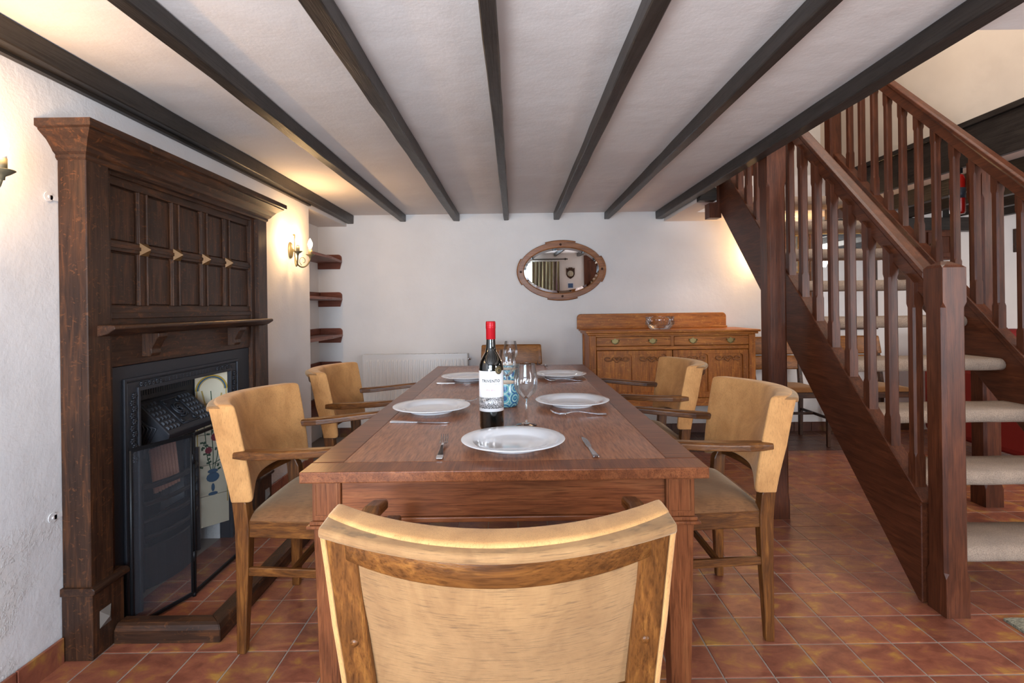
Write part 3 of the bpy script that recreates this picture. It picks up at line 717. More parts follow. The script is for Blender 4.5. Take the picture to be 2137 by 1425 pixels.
# ------------------------------------------------------------------ wall lamps
WL = thing('wall_lamp', 'two-candle bronze wall lamp with lit bulbs beyond the fireplace', 'wall lamp', (XL, 3.54, 1.555), 'two-arm candle wall lamps')
def wall_lamp_parts(root):
    X, Y, Z = root.location
    m = MB(); prof = [(.0001, .018), (.012, .020), (.022, .014), (.032, .010), (.036, .004), (.036, 0)]
    m.lathe(prof, (0, 0, 0), 20, axis='x'); m.v = [(X + .001 + a, Y + b, Z + c * (1.55)) for a, b, c in m.v]
    m.build('backplate', VERD, root)
    m = MB().slat((X + .032, Y, Z - .045), (X + .032, Y, Z + .105), .010, .006, up=(1, 0, 0)); m.box(X + .018, X + .034, Y - .004, Y + .004, Z - .006, Z + .006); m.box(X + .022, X + .034, Y - .006, Y + .006, Z + .098, Z + .108)
    m.build('stem', VERD, root, .001, 1)
    for s in (-1, 1):
        ex, ey = X + .095, Y + s * .105; pts = []
        for k in range(15):
            t = k / 14; a = PI * (1 + t)
            pts.append((X + .034 + (ex - X - .034) * (.5 - .5 * math.cos(PI * t)), Y + (ey - Y) * (.5 - .5 * math.cos(PI * t)), Z - .045 - .075 * math.sin(PI * t) + .02 * t))
        arm = MB().tube(pts, .0052, 10).build('arm', VERD, root)
        m = MB().tube([(X + .045 + (ex - X) * (.25 + .13 * math.cos(a) * (1 - i / 26)), Y + (ey - Y) * (.42 + .34 * math.cos(a) * (1 - i / 26)), Z - .068 + .032 * math.sin(a) * (1 - i / 26)) for i, a in enumerate([PI * 1.4 - k * .38 for k in range(16)])], .0022, 6)
        m.build('scroll', VERD, arm)
        cz = Z - .025
        cup = MB().lathe([(.0001, -.020), (.007, -.020), (.008, -.010), (.018, -.004), (.030, .006), (.030, .0075), (.017, .001), (.0001, .001)], (ex, ey, cz), 24).build('drip_pan', VERD, root)
        MB().lathe([(.0001, 0), (.0125, 0), (.0125, .040), (.0001, .040)], (ex, ey, cz), 20).build('candle_tube', VERD, cup)
        MB().lathe([(.0001, .040), (.0115, .040), (.0115, .052), (.0001, .052)], (ex, ey, cz), 20).build('bulb_holder', ENAMEL, cup)
        MB().lathe([(.0001, .052), (.008, .052), (.014, .064), (.0165, .076), (.014, .090), (.008, .104), (.003, .114), (.0001, .118)], (ex, ey, cz), 20).build('bulb', emit('lit_bulb', (1.0, .80, .50, 1), 14), root)
wall_lamp_parts(WL)
WL2 = dup(WL, (XL, 1.345, 1.565), 0, 'two-candle bronze wall lamp with lit bulb at the left edge of the view')
# lamp on the back wall, hidden behind the stair string
WL3 = dup(WL, (2.27, YB, 1.57), -PI / 2, 'two-candle bronze wall lamp on the back wall behind the stair string')
for (x, y, z) in ((XL, 3.54, 1.555), (XL, 1.345, 1.565)):
    for s in (-1, 1): bulb_light('bulb_light', (x + .095, y + s * .105, z + .055), 17 if y > 2 else 13)
for s in (-1, 1): bulb_light('bulb_light', (2.27 + s * .105, YB - .095, 1.625), 26)
for o in C.objects:
    if o.name.startswith('bulb') and o.type == 'MESH': o.visible_shadow = True

# ------------------------------------------------------------------ dining table
TB = thing('dining_table', 'long dark reddish wooden dining table with crossbanded top and panelled legs', 'table', (-.03, 2.48, TZ))
tx0, tx1, ty0, ty1 = -.537, .477, 1.300, 3.675
def topmat():
    t = NT('table_top'); co = t.coords('Object', (1, .1, 1)); g = t.noise(co, 150, 5, .65, .3); g2 = t.noise(t.coords('Object'), 3, 3); sc = t.noise(t.coords('Object', (1, 3, 1)), 24, 5, .7)
    c = t.ramp(g, [(.35, lin((112, 64, 38))), (.55, lin((154, 97, 62))), (.75, lin((176, 120, 80)))])
    t.set(Base_Color=c, Roughness=t.ramp(g2, [(.35, (.28, .28, .28, 1)), (.65, (.38, .38, .38, 1))]), Normal=t.bump(g, .08, .001), Coat_Weight=.15, Coat_Roughness=.2); return t.m
TM = topmat()
m = MB(); bw = .085
for x0, x1, y0, y1 in ((tx0 + bw, tx1 - bw, ty0 + bw, ty1 - bw),): m.box(x0, x1, y0, y1, .722, .750)
m.build('tabletop_field', TM, TB)
for nm, x0, x1, y0, y1, ax in (('a', tx0, tx1, ty0, ty0 + bw - .001, 'y'), ('b', tx0, tx1, ty1 - bw + .001, ty1, 'y'), ('c', tx0, tx0 + bw - .001, ty0 + bw, ty1 - bw, 'x'), ('d', tx1 - bw + .001, tx1, ty0 + bw, ty1 - bw, 'x')):
    MB().box(x0, x1, y0, y1, .722, .750).build('crossband', wood('table', ax), TB, .003, 2)
ax0, ax1, ay0, ay1 = -.517, .450, 1.332, 3.645; lw = .072
tz = wood('table', 'z')
for name, x0, x1, y0, y1, a in (('apron', ax0 + lw, ax1 - lw, ay0 + .008, ay0 + .03, 'x'), ('apron', ax0 + lw, ax1 - lw, ay1 - .03, ay1 - .008, 'x'), ('apron', ax0 + .008, ax0 + .03, ay0 + lw, ay1 - lw, 'y'), ('apron', ax1 - .03, ax1 - .008, ay0 + lw, ay1 - lw, 'y')):
    MB().box(x0, x1, y0, y1, .622, .722).build('apron', wood('table', a), TB, .002, 1)
    e = .006
    MB().box(x0 if a == 'x' else x0 - e, x1 if a == 'x' else x1 + e, y0 - e if a == 'x' else y0, y1 + e if a == 'x' else y1, .608, .622).build('apron_moulding', wood('table', a), TB, .003, 2)
for lx in (ax0, ax1 - lw):
    for ly in (ay0, ay1 - lw):
        x0, x1, y0, y1 = lx, lx + lw, ly, ly + lw
        m = MB(); m.box(x0, x1, y0, y1, .617, .722); 
        m.slat((lx + lw / 2, ly + lw / 2, .600), (lx + lw / 2, ly + lw / 2, TZ + .001), lw - .004, lw - .004, up=(0, 1, 0), w2=.044, h2=.044)
        leg = m.build('leg', tz, TB, .002, 1)
        MB().box(x0 - .012, x1 + .012, y0 - .012, y1 + .012, .600, .608).box(x0 - .006, x1 + .006, y0 - .006, y1 + .006, .608, .617).build('leg_collar', tz, leg, .002, 1)
        m = MB()
        for yy, s in ((y0, -1), (y1, 1)):
            cutbox(m, x0 + .006, x1 - .006, yy - .002, yy + .002, .628, .715, [(x0 + .010, x1 - .010, .632, .711)], 'y')
        m.build('leg_beading', tz, leg)

# ------------------------------------------------------------------ armchair prototype (faces +Y)
ACG = 'velvet armchairs around the dining table'
cz, cyw, cxw = wood('chair', 'z'), wood('chair', 'y'), wood('chair', 'x')
def armchair(label):
    r = thing('armchair', label, 'chair', (0, 0, 0), ACG)
    rake = lambda z: .010 - .018 * max(0, (z - .42)) - .24 * max(0, z - .50) ** 1.6 if z > .3 else .012 - .0 * z   # rear face y at height z
    rear = lambda z: rake(z)
    hw = lambda z: .228 + .020 * max(0, (z - .45) / .4)
    SAG = .112
    pb_ = lambda z: -.024 * min(1, max(0, (z - .45) / .22))
    # rear posts (one leg each, running up the back)
    for s in (-1, 1):
        m = MB(); v = []; zz = [0, .15, .30, .42, .50, .58, .66, .74, .80, .814]
        for z in zz:
            w = .028 + .016 * min(1, z / .42); dp = .030 + .018 * min(1, z / .42) - .024 * max(0, min(1, (z - .50) / .06))
            x1 = hw(z) + .004; x0 = x1 - w; yr = rear(z) + pb_(z)
            for x, y in ((x0, yr), (x1, yr), (x1, yr + dp), (x0, yr + dp)): v.append((s * x, y, z))
        n = len(zz); f = [(k * 4 + q, k * 4 + (q + 1) % 4, (k + 1) * 4 + (q + 1) % 4, (k + 1) * 4 + q) for k in range(n - 1) for q in range(4)] + [(3, 2, 1, 0), tuple(range(n * 4 - 4, n * 4))]
        m.add(v, f).build('leg', cz, r, .004, 2)
    # curved top rail of bare wood at the rear
    def yb(u, z): return rear(z) - SAG * (1 - u * u) * min(1, max(.25, (z - .42) / .3))
    m = MB(); v = []; N = 20
    for k in range(N + 1):
        u = -1 + 2 * k / N; x = u * (hw(.81) - .016)
        for z, e in ((.776, 0), (.816, 0), (.816, .022), (.776, .022)): v.append((x, yb(u * .9, z) + .003 + e, z))
    f = [(k * 4 + q, k * 4 + (q + 1) % 4, (k + 1) * 4 + (q + 1) % 4, (k + 1) * 4 + q) for k in range(N) for q in range(4)] + [(3, 2, 1, 0), tuple(range(N * 4, N * 4 + 4))]
    m.add(v, f, True).build('top_rail', cxw, r, .003, 2)
    m = MB(); v = []
    for k in range(N + 1):
        u = -1 + 2 * k / N; x = u * (hw(.54) - .016)
        for z, e in ((.520, 0), (.556, 0), (.556, .022), (.520, .022)): v.append((x, yb(u * .9, z) + .003 + e, z))
    m.add(v, f, True).build('lower_rail', cxw, r, .003, 2)
    # front pad wrapping the sides
    NU, NV = 24, 12
    def zlow(u): return .505 + .055 * (1 - abs(u) ** 3)
    def pad(front):
        def fn(a, b):
            u = -1 + 2 * a; zb_ = zlow(u); z = zb_ + (.836 - zb_) * b
            x = u * (hw(z) + .014); y = yb(u, z) + (.072 if front else (.026 - .016 * max(0, min(1, (z - .795) / .03))))
            y += (.008 * math.sin(PI * b) * (1 - u ** 4) if front else 0)
            return (x, y, z)
        return fn
    m = MB(); m.grid(pad(True), NU, NV); m.grid(pad(False), NU, NV); n1 = (NU + 1) * (NV + 1); fb = []
    for i in range(NU): fb += [(i, i + 1, n1 + i + 1, n1 + i), (NV * (NU + 1) + i, n1 + NV * (NU + 1) + i, n1 + NV * (NU + 1) + i + 1, NV * (NU + 1) + i + 1)]
    for j in range(NV): fb += [(j * (NU + 1), n1 + j * (NU + 1), n1 + (j + 1) * (NU + 1), (j + 1) * (NU + 1)), (j * (NU + 1) + NU, (j + 1) * (NU + 1) + NU, n1 + (j + 1) * (NU + 1) + NU, n1 + j * (NU + 1) + NU)]
    m.add([], []); m.f += fb; m.sm += [True] * len(fb)
    bk = m.build('backrest', VEL, r, .012, 3)
    # velvet turned over the top and sides to the rear edge, with gathered border
    m = MB(); NS = 30; n = 4; v = []
    for k in range(NS + 1):
        u = -1 + 2 * k / NS; e = abs(u) ** 3; y0 = yb(u, .83) + pb_(.83) * e - .001; y1 = yb(u, .83) + .050
        x = u * (hw(.822) + .0125)
        for y, z in ((y0, .814), (y0, .829), (y1, .834), (y1, .814)): v.append((x, y, z))
    f = [(k * n + q, k * n + (q + 1) % n, (k + 1) * n + (q + 1) % n, (k + 1) * n + q) for k in range(NS) for q in range(n)] + [(3, 2, 1, 0), tuple(range(NS * n, NS * n + n))]
    m.add(v, f, True).build('velvet_border', VELX, bk, .005, 2)
    for s in (-1, 1):
        m = MB(); v = []; NZ = 12
        for k in range(NZ + 1):
            z = .510 + (.824 - .510) * k / NZ; xa, xb = hw(z) + .0045, hw(z) + .0145; y0 = rear(z) + pb_(z) + .002; y1 = rear(z) + .058
            for x, y in ((xa, y0), (xb, y0 + .004), (xb, y1), (xa, y1)): v.append((s * x, y, z))
        f = [(k * 4 + q, k * 4 + (q + 1) % 4, (k + 1) * 4 + (q + 1) % 4, (k + 1) * 4 + q) for k in range(NZ) for q in range(4)] + [(3, 2, 1, 0), tuple(range(NZ * 4, NZ * 4 + 4))]
        m.add(v, f, True).build('velvet_side', VEL, bk, .003, 2)
    # inset rear fabric
    def fn(a, b):
        u = -1 + 2 * a; z = .545 + (.80 - .545) * b; x = u * (hw(z) - .034); return (x, yb(x / (hw(z) + .014), z) + .019, z)
    m = MB().grid(fn, 20, 8); m.build('rear_panel', VELX, bk)
    # peg heads
    for s in (-1, 1): MB().lathe([(.0001, -.002), (.006, -.002), (.006, .004)], (s * (hw(.64) - .018), rear(.64) + pb_(.64), .64), 12, axis='y').build('peg', wood('chair', 'y'), r)
    # seat frame, cushion
    for s in (-1, 1):
        MB().slat((s * .214, .035, .414), (s * .250, .425, .414), .022, .056).build('seat_rail', cyw, r, .003, 1)
        MB().slat((s * .217, .028, .272), (s * .252, .40, .272), .016, .028).build('stretcher', cyw, r, .003, 1)
        m = MB(); m.slat((s * .262, .410, .655), (s * .262, .410, .42), .034, .040, up=(0, 1, 0)); m.slat((s * .262, .410, .42), (s * .255, .405, 0), .042, .042, up=(0, 1, 0), w2=.028, h2=.028)
        m.build('leg', cz, r, .004, 2)
        # paddle-shaped arm
        xs = [(.020, .018, .010), (.060, .020, .014), (.110, .027, .014), (.18, .027, .013), (.28, .023, .013), (.36, .020, .012), (.405, .020, .010), (.428, .012, .006)]; v = []
        for k, (y, w, h) in enumerate(xs):
            xc = s * (.238 + .062 * min(1, (y / .34)) - .012 * max(0, (y - .34) / .09)); z = .668 + .030 * (y / .43) ** 1.5 - .012 * max(0, (y - .38) / .05)
            for a, b in ((-w, -h), (w, -h), (w, h * .5), (w * .7, h), (-w * .7, h), (-w, h * .5)): v.append((xc + a, y, z + b))
        n = len(xs); f = [(k * 6 + q, k * 6 + (q + 1) % 6, (k + 1) * 6 + (q + 1) % 6, (k + 1) * 6 + q) for k in range(n - 1) for q in range(6)] + [(5, 4, 3, 2, 1, 0), tuple(range(n * 6 - 6, n * 6))]
        MB().add(v, f).build('armrest', cyw, r, .003, 2)
    for y, w in ((.425, .250), (.030, .212)): MB().slat((-w, y, .414), (w, y, .414), .020, .056).build('seat_rail', cxw, r, .003, 1)
    MB().slat((-.233, .20, .272), (.233, .20, .272), .016, .024).build('stretcher', cxw, r, .003, 1)
    def seat(a, b):
        y = .030 + .40 * b; w = .222 + .034 * b; u = -1 + 2 * a; dome = .040 * (1 - abs(u) ** 4) ** .6 * (1 - abs(2 * b - 1) ** 5) ** .6
        return (u * w, y, .442 + dome)
    m = MB().grid(seat, 16, 14); m.grid(lambda a, b: (seat(a, b)[0], seat(a, b)[1], .432), 16, 14)
    m.build('seat', VELS, r)
    return r
A1 = armchair('velvet armchair seen from behind in the foreground, at the near end of the table')
A1.location = (-.028, .820, TZ)
dup(A1, (-.950, 1.985, TZ), -PI / 2, 'mustard velvet armchair on the fireplace side, nearest the camera')
dup(A1, (-.955, 2.845, TZ), -PI / 2, 'mustard velvet armchair on the fireplace side, farther one near the radiator')
dup(A1, (.880, 2.015, TZ), PI / 2, 'mustard velvet armchair on the stairs side, nearest the camera')
dup(A1, (.900, 2.930, TZ), PI / 2, 'mustard velvet armchair on the stairs side, in front of the sideboard')

# side chairs (face +Y)
def side_chair(label, ribbed):
    r = thing('side_chair', label, 'chair', (0, 0, 0), 'brown side chairs without arms')
    w = wood('back_chair', 'z'); wx = wood('back_chair', 'x')
    for s in (-1, 1):
        m = MB(); m.slat((s * .195, .02, 0), (s * .200, .02, .44), .028, .030, up=(0, 1, 0), w2=.034, h2=.036); m.slat((s * .200, .02, .44), (s * .215, -.055, .80), .034, .036, up=(0, 1, 0), w2=.03, h2=.022)
        m.build('leg', wood('oak_dark', 'z'), r, .003, 1)
        MB().slat((s * .205, .42, .40), (s * .200, .42, 0), .036, .036, up=(0, 1, 0), w2=.024, h2=.024).build('leg', wood('oak_dark', 'z'), r, .003, 1)
        MB().slat((s * .198, .03, .23), (s * .20, .42, .23), .014, .022).build('stretcher', wood('oak_dark', 'y'), r, .002, 1)
        MB().slat((s * .205, .03, .415), (s * .212, .43, .415), .022, .045).build('seat_rail', wood('oak_dark', 'y'), r, .002, 1)
    MB().slat((-.2, .22, .23), (.2, .22, .23), .014, .022).build('stretcher', wood('oak_dark', 'x'), r, .002, 1)
    MB().slat((-.215, .43, .415), (.215, .43, .415), .022, .045).build('seat_rail', wood('oak_dark', 'x'), r, .002, 1)
    for z0, z1 in ((.70, .855), (.57, .688)):
        m = MB(); v = []; N = 14
        for k in range(N + 1):
            u = -1 + 2 * k / N
            for z, e in ((z0, 0), (z1, 0), (z1, .022), (z0, .022)):
                rk = .012 - .19 * (z - .45) - .030 * (1 - u * u); v.append((u * (.238 if z < z1 or abs(u) < .99 else .232), rk + e, z))
        f = [(k * 4 + q, k * 4 + (q + 1) % 4, (k + 1) * 4 + (q + 1) % 4, (k + 1) * 4 + q) for k in range(N) for q in range(4)] + [(3, 2, 1, 0), tuple(range(N * 4, N * 4 + 4))]
        m.add(v, f, True).build('backrest', wx, r, .012, 3)
    def seat(a, b):
        u = -1 + 2 * a; return (u * (.20 + .02 * b), .02 + .42 * b, .440 + .035 * (1 - abs(u) ** 4) ** .6 * (1 - abs(2 * b - 1) ** 5) ** .6)
    MB().grid(seat, 14, 12).grid(lambda a, b: (seat(a, b)[0], seat(a, b)[1], .434), 14, 12).build('seat', velvet('brown_hide', (112, 72, 26), 'y'), r)
    return r
S1 = side_chair('brown side chair tucked in at the far end of the table', 0); S1.location = (-.026, 4.06, TZ); S1.rotation_euler = (0, 0, PI)
dup(S1, (2.29, 4.62, TZ), PI, 'brown side chair against the back wall beside the sideboard, seen behind the timber post')
dup(S1, (2.98, 4.60, TZ), PI, 'brown side chair against the back wall seen through the stair balusters')

# ------------------------------------------------------------------ sideboard
SB = thing('sideboard', 'oak sideboard with two brass-handled drawers and carved doors', 'sideboard', (1.27, 4.48, TZ))
sx, sz_, sy = wood('sideboard', 'x'), wood('sideboard', 'z'), wood('sideboard', 'y')
Xa, Xb, Yf, Yk = .605, 1.948, 4.262, 4.715
for x in (Xa, Xb - .055): 
    for y in (Yf, Yk - .05): MB().box(x, x + .055, y, y + .05, TZ, .916).build('leg', sz_, SB, .003, 1)
for x0, x1 in ((Xa + .010, Xa + .025), (Xb - .025, Xb - .010)): MB().box(x0, x1, Yf + .05, Yk - .05, .38, .916).build('side_panel', sz_, SB)
MB().box(Xa + .055, Xb - .055, Yk - .02, Yk - .005, .38, .916).build('back_panel', sx, SB)
MB().box(Xa + .03, Xb - .03, Yf + .03, Yk - .03, .375, .392).build('base_board', sx, SB)
m = MB(); m.box(Xa + .055, Xb - .055, Yf + .004, Yf + .04, .335, .402); m.build('bottom_rail', sx, SB, .004, 1)
MB().box(Xa + .055, Xb - .055, Yf + .004, Yf + .04, .794, .826).build('middle_rail', sx, SB, .003, 1)
MB().box(Xa + .055, Xb - .055, Yf + .004, Yf + .04, .904, .916).build('top_rail', sx, SB)
pr = [(.574, .934), (.568, .940), (.574, .952), (1.980, .952), (1.986, .940), (1.980, .934), (1.955, .918), (.598, .918)]
m = MB(); m.box(.574, 1.980, Yf - .030, Yk + .004, .934, .952); m.box(.588, 1.966, Yf - .016, Yk, .917, .934); m.build('top', sx, SB, .005, 3)
# rear upstand with rounded corners
r = .035; pts = [(.560, .952), (1.890, .952)] + [(1.890 - r + r * math.cos(a), 1.085 - r + r * math.sin(a)) for a in [PI / 2 * k / 6 for k in range(7)]] + [(.560 + r + r * math.cos(a), 1.085 - r + r * math.sin(a)) for a in [PI / 2 + PI / 2 * k / 6 for k in range(7)]]
MB().prism(pts, 'xz', Yk - .012, Yk + .010).build('upstand', sx, SB, .003, 1)
MB().box(.556, 1.896, Yk - .022, Yk - .012, .952, .968).build('upstand_moulding', sx, SB, .003, 1)
xm = (Xa + Xb) / 2
MB().box(xm - .012, xm + .012, Yf + .004, Yf + .04, .826, .904).build('drawer_divider', sz_, SB)
def handle(par, x, z):
    y = Yf - .004; pts = [(-.034, .012), (-.026, .018), (-.016, .012), (-.008, .020), (0, .026), (.008, .020), (.016, .012), (.026, .018), (.034, .012), (.024, .002), (.016, -.014), (.006, -.022), (0, -.028), (-.006, -.022), (-.016, -.014), (-.024, .002)]
    h = MB().prism([(x + a, z + b) for a, b in pts], 'xz', y - .002, y + .001).build('handle_plate', BRASS, par)
    m = MB().tube([(x + .030 * math.cos(a), y - .008 - .004 * math.sin(-a), z + .008 + .028 * math.sin(a)) for a in [PI + PI * k / 12 for k in range(13)]], .0032, 8)
    for s in (-1, 1): m.lathe([(.0001, -.012), (.005, -.010), (.005, 0)], (x + s * .030, y, z + .008), 10, axis='y')
    m.build('bail', BRASS, h)
for x0, x1 in ((Xa + .057, xm - .014), (xm + .014, Xb - .057)):
    d = MB().box(x0, x1, Yf - .002, Yf + .018, .829, .901).build('drawer', sx, SB, .002, 1)
    m = MB(); 
    for a, b, c, e in ((x0 + .004, x1 - .004, .832, .836), (x0 + .004, x1 - .004, .894, .898), (x0 + .004, x0 + .008, .832, .898), (x1 - .008, x1 - .004, .832, .898)): m.box(a, b, Yf - .004, Yf, c, e)
    m.build('cock_bead', sx, d)
    L = x1 - x0
    for q in (.25, .755): handle(d, x0 + L * q, .866)
def scrolls(m, xc, z, w, y):
    for s in (-1, 1):
        m.tube([(xc + s * (w * .30 + w * .15 * math.cos(a) * (1 - i / 22)), y, z + .020 * math.sin(a) * (1 - i / 22)) for i, a in enumerate([PI + k * .45 for k in range(15)])], .0065, 8)
        m.tube([(xc + s * w * .12, y, z - .006), (xc + s * w * .05, y, z - .022), (xc, y, z - .030)], [.006, .005, .003], 6)
        m.tube([(xc + s * w * .17, y, z + .004), (xc + s * w * .08, y, z + .014), (xc, y, z + .006)], [.004, .006, .006], 6)
    for a in (-50, -25, 0, 25, 50):
        aa = math.radians(a); m.tube([(xc, y, z - .012), (xc + .018 * math.sin(aa), y, z - .012 + .026 * math.cos(aa))], [.003, .005], 6)
for x0, x1 in ((Xa + .060, xm - .004), (xm + .004, Xb - .060)):
    zb_, zt_ = .406, .790; fw = .042; xc = (x0 + x1) / 2
    pn = [(x0 + fw, xc - .022), (xc + .022, x1 - fw)]
    m = MB(); m.box(x0, x0 + fw, Yf, Yf + .02, zb_, zt_); m.box(x1 - fw, x1, Yf, Yf + .02, zb_, zt_); m.box(xc - .022, xc + .022, Yf, Yf + .02, zb_ + .045, zt_ - .03); m.box(x0 + fw, x1 - fw, Yf, Yf + .02, zb_, zb_ + .045); m.box(x0 + fw, x1 - fw, Yf, Yf + .02, zt_ - .030, zt_)
    for a, b in pn:   # arched spandrels
        rr = .03
        for s in (0, 1):
            cx0 = a if s == 0 else b; sg = 1 if s == 0 else -1
            q = [(cx0, zt_ - .030), (cx0 + sg * rr, zt_ - .030)] + [(cx0 + sg * (rr - rr * math.sin(t)), zt_ - .030 - (rr - rr * math.cos(t))) for t in [PI / 2 * k / 5 for k in range(6)]]
            m.prism([q[0]] + q[2:], 'xz', Yf, Yf + .02)
    door = m.build('door', sz_, SB, .002, 1)
    for a, b in pn:
        p = MB().box(a, b, Yf + .013, Yf + .018, zb_ + .045, zt_ - .030).build('door_panel', sz_, door)
        m = MB(); scrolls(m, (a + b) / 2, zt_ - .066, b - a, Yf + .006); m.build('carving', wood('mirror', 'x'), door)
# cut glass bowl
BO = thing('glass_bowl', 'clear cut-glass bowl standing on the sideboard', 'bowl', (1.225, 4.44, .952))
prof = [(.0001, .002), (.085, .002), (.088, .012), (.100, .022), (.112, .040), (.116, .075), (.118, .106), (.115, .107)]
m = MB().lathe(prof, (0, 0, 0), 48)
m.v = [(a * (1 + .008 * math.cos(16 * math.atan2(b, a)) * (1 if .02 < c < .075 else 0)) + 1.225, b * (1 + .008 * math.cos(16 * math.atan2(b, a)) * (1 if .02 < c < .075 else 0)) + 4.44, c + .952) for a, b, c in m.v]
m.build('bowl', thin_glass(), BO)
m = MB()
for k in range(16):
    a = 2 * PI * k / 16; m.tube([(1.225 + .1165 * math.cos(a), 4.44 + .1165 * math.sin(a), .952 + .040), (1.225 + .118 * math.cos(a), 4.44 + .118 * math.sin(a), .952 + .072)], [.0035, .0025], 6)
m.build('cut_facets', thin_glass(), BO)['kind'] = 'stuff'

# ------------------------------------------------------------------ radiator
RA = thing('radiator', 'white ribbed panel radiator on the back wall', 'radiator', (-.88, 4.68, .15))
rx0, rx1, rz0, rz1, ry = -1.342, -.422, .16, .752, 4.655
m = MB(); v = []; prof = []
n = 27; pitch = (rx1 - rx0 - .04) / n; x = rx0 + .02; prof.append((rx0, ry))
prof.append((x, ry))
for k in range(n):
    a = rx0 + .02 + pitch * k; prof += [(a + pitch * .18, ry), (a + pitch * .28, ry - .006), (a + pitch * .72, ry - .006), (a + pitch * .82, ry)]
prof.append((rx1, ry)); zsx = [(rz0, 0), (rz0 + .035, 0), (rz0 + .055, 1), (rz1 - .065, 1), (rz1 - .045, 0), (rz1 - .012, 0)]
N = len(prof)
for z, q in zsx: v += [(a, ry + (b - ry) * q, z) for a, b in prof]
f = [(j * N + i, j * N + i + 1, (j + 1) * N + i + 1, (j + 1) * N + i) for j in range(len(zsx) - 1) for i in range(N - 1)]
m.add(v, f, False); m.build('ribbed_panel', ENAMEL, RA, fixn=False)
MB().box(rx0, rx1, ry + .001, ry + .006, rz0, rz1 - .012).box(rx0, rx1, ry + .060, ry + .066, rz0, rz1 - .012).build('rear_panel', ENAMEL, RA)
m = MB().box(rx0 - .004, rx1 + .004, ry - .006, ry + .002, rz1 - .014, rz1).box(rx0 - .004, rx1 + .004, ry + .064, ry + .07, rz1 - .014, rz1)
for k in range(60): m.box(rx0 + .004 + k * .0153, rx0 + .012 + k * .0153, ry + .002, ry + .064, rz1 - .006, rz1 - .001)
m.build('top_grille', ENAMEL, RA)
for x in (rx0 - .006, rx1 - .001): MB().box(x, x + .007, ry - .006, ry + .07, rz0, rz1).build('side_cover', ENAMEL, RA, .002, 1)
m = MB().lathe([(.0001, -.03), (.008, -.03), (.010, -.01), (.010, .012), (.0001, .012)], (rx1 + .018, ry + .03, rz1 - .05), 12, axis='x'); m.build('bleed_valve', CHROME, RA)
MB().box(-1.2, -1.17, ry + .066, YB - .001, .3, .6).box(-.6, -.57, ry + .066, YB - .001, .3, .6).build('wall_bracket', ENAMEL, RA)
m = MB().tube([(rx0 + .03, ry + .03, rz0 - .002), (rx0 + .03, ry + .03, TZ)], .0075, 8).tube([(rx1 - .03, ry + .03, rz0 - .002), (rx1 - .03, ry + .03, TZ)], .0075, 8); m.build('feed_pipe', ENAMEL, RA)

# ------------------------------------------------------------------ corner shelves in the alcove
shl = ['topmost', 'second from the top', 'middle', 'fourth from the top', 'lowest']
for k, z in enumerate((1.572, 1.235, .912, .612, .300)):
    r = thing('corner_shelf', ['wooden corner shelf in the alcove behind the lit wall lamp, topmost', 'wooden corner shelf in the alcove, second from the top', 'wooden corner shelf in the alcove, middle one of five',
        'wooden corner shelf in the alcove just above the rear armchair, fourth from the top', 'wooden corner shelf in the alcove, lowest, behind the rear armchair'][k], 'shelf', (-1.7, 4.6, z), 'corner shelves in the alcove')
    pts = [(-1.758, 3.875), (-1.505, 3.875), (-1.500, 4.35), (-1.545, YB - .002), (-1.758, YB - .002)]
    MB().prism(pts, 'xy', z, z + .022).build('shelf_board', wood('shelf', 'y'), r, .003, 1)
    q = [(-1.740, z + .022), (-1.546, z + .022), (-1.546, z + .045)] + [(-1.546 - .03 + .03 * math.cos(a), z + .045 + .03 * math.sin(a)) for a in [PI / 2 * i / 5 for i in range(6)]] + [(-1.740, z + .075)]
    MB().prism(q, 'xz', YB - .018, YB - .002).build('upstand', wood('shelf', 'x'), r, .001, 1)
    MB().box(-1.758, -1.742, 3.88, YB - .002, z + .022, z + .075).build('side_upstand', wood('shelf', 'y'), r, .001, 1)
    MB().prism([(-1.758, z - .055), (-1.563, z - .055), (-1.548, z - .0), (-1.758, z)], 'xz', YB - .020, YB - .002).build('cleat', wood('shelf', 'x'), r, .001, 1)
    
# ------------------------------------------------------------------ oval mirror
MI = thing('oval_mirror', 'oval wall mirror in a brown wooden frame with four studs, above the sideboard end', 'mirror', (.428, YB - .022, 1.479))
mc = Vector((.428, YB - .022, 1.479))
def ell(a, b, n=64): return [(a * math.cos(2 * PI * k / n), b * math.sin(2 * PI * k / n)) for k in range(n)]
rings = [(.388, .258, .016), (.388, .258, .000), (.384, .254, -.010), (.345, .212, -.010), (.338, .204, -.006), (.336, .202, .002)]
m = MB(); v = []; n = 72
for a, b, y in rings: v += [(mc.x + a * math.cos(2 * PI * k / n), mc.y + y, mc.z + b * math.sin(2 * PI * k / n)) for k in range(n)]
f = [(j * n + k, j * n + (k + 1) % n, (j + 1) * n + (k + 1) % n, (j + 1) * n + k) for j in range(len(rings) - 1) for k in range(n)]
fr = m.add(v, f, False).build('mirror_frame', wood('mirror', 'x'), MI, .002, 1)
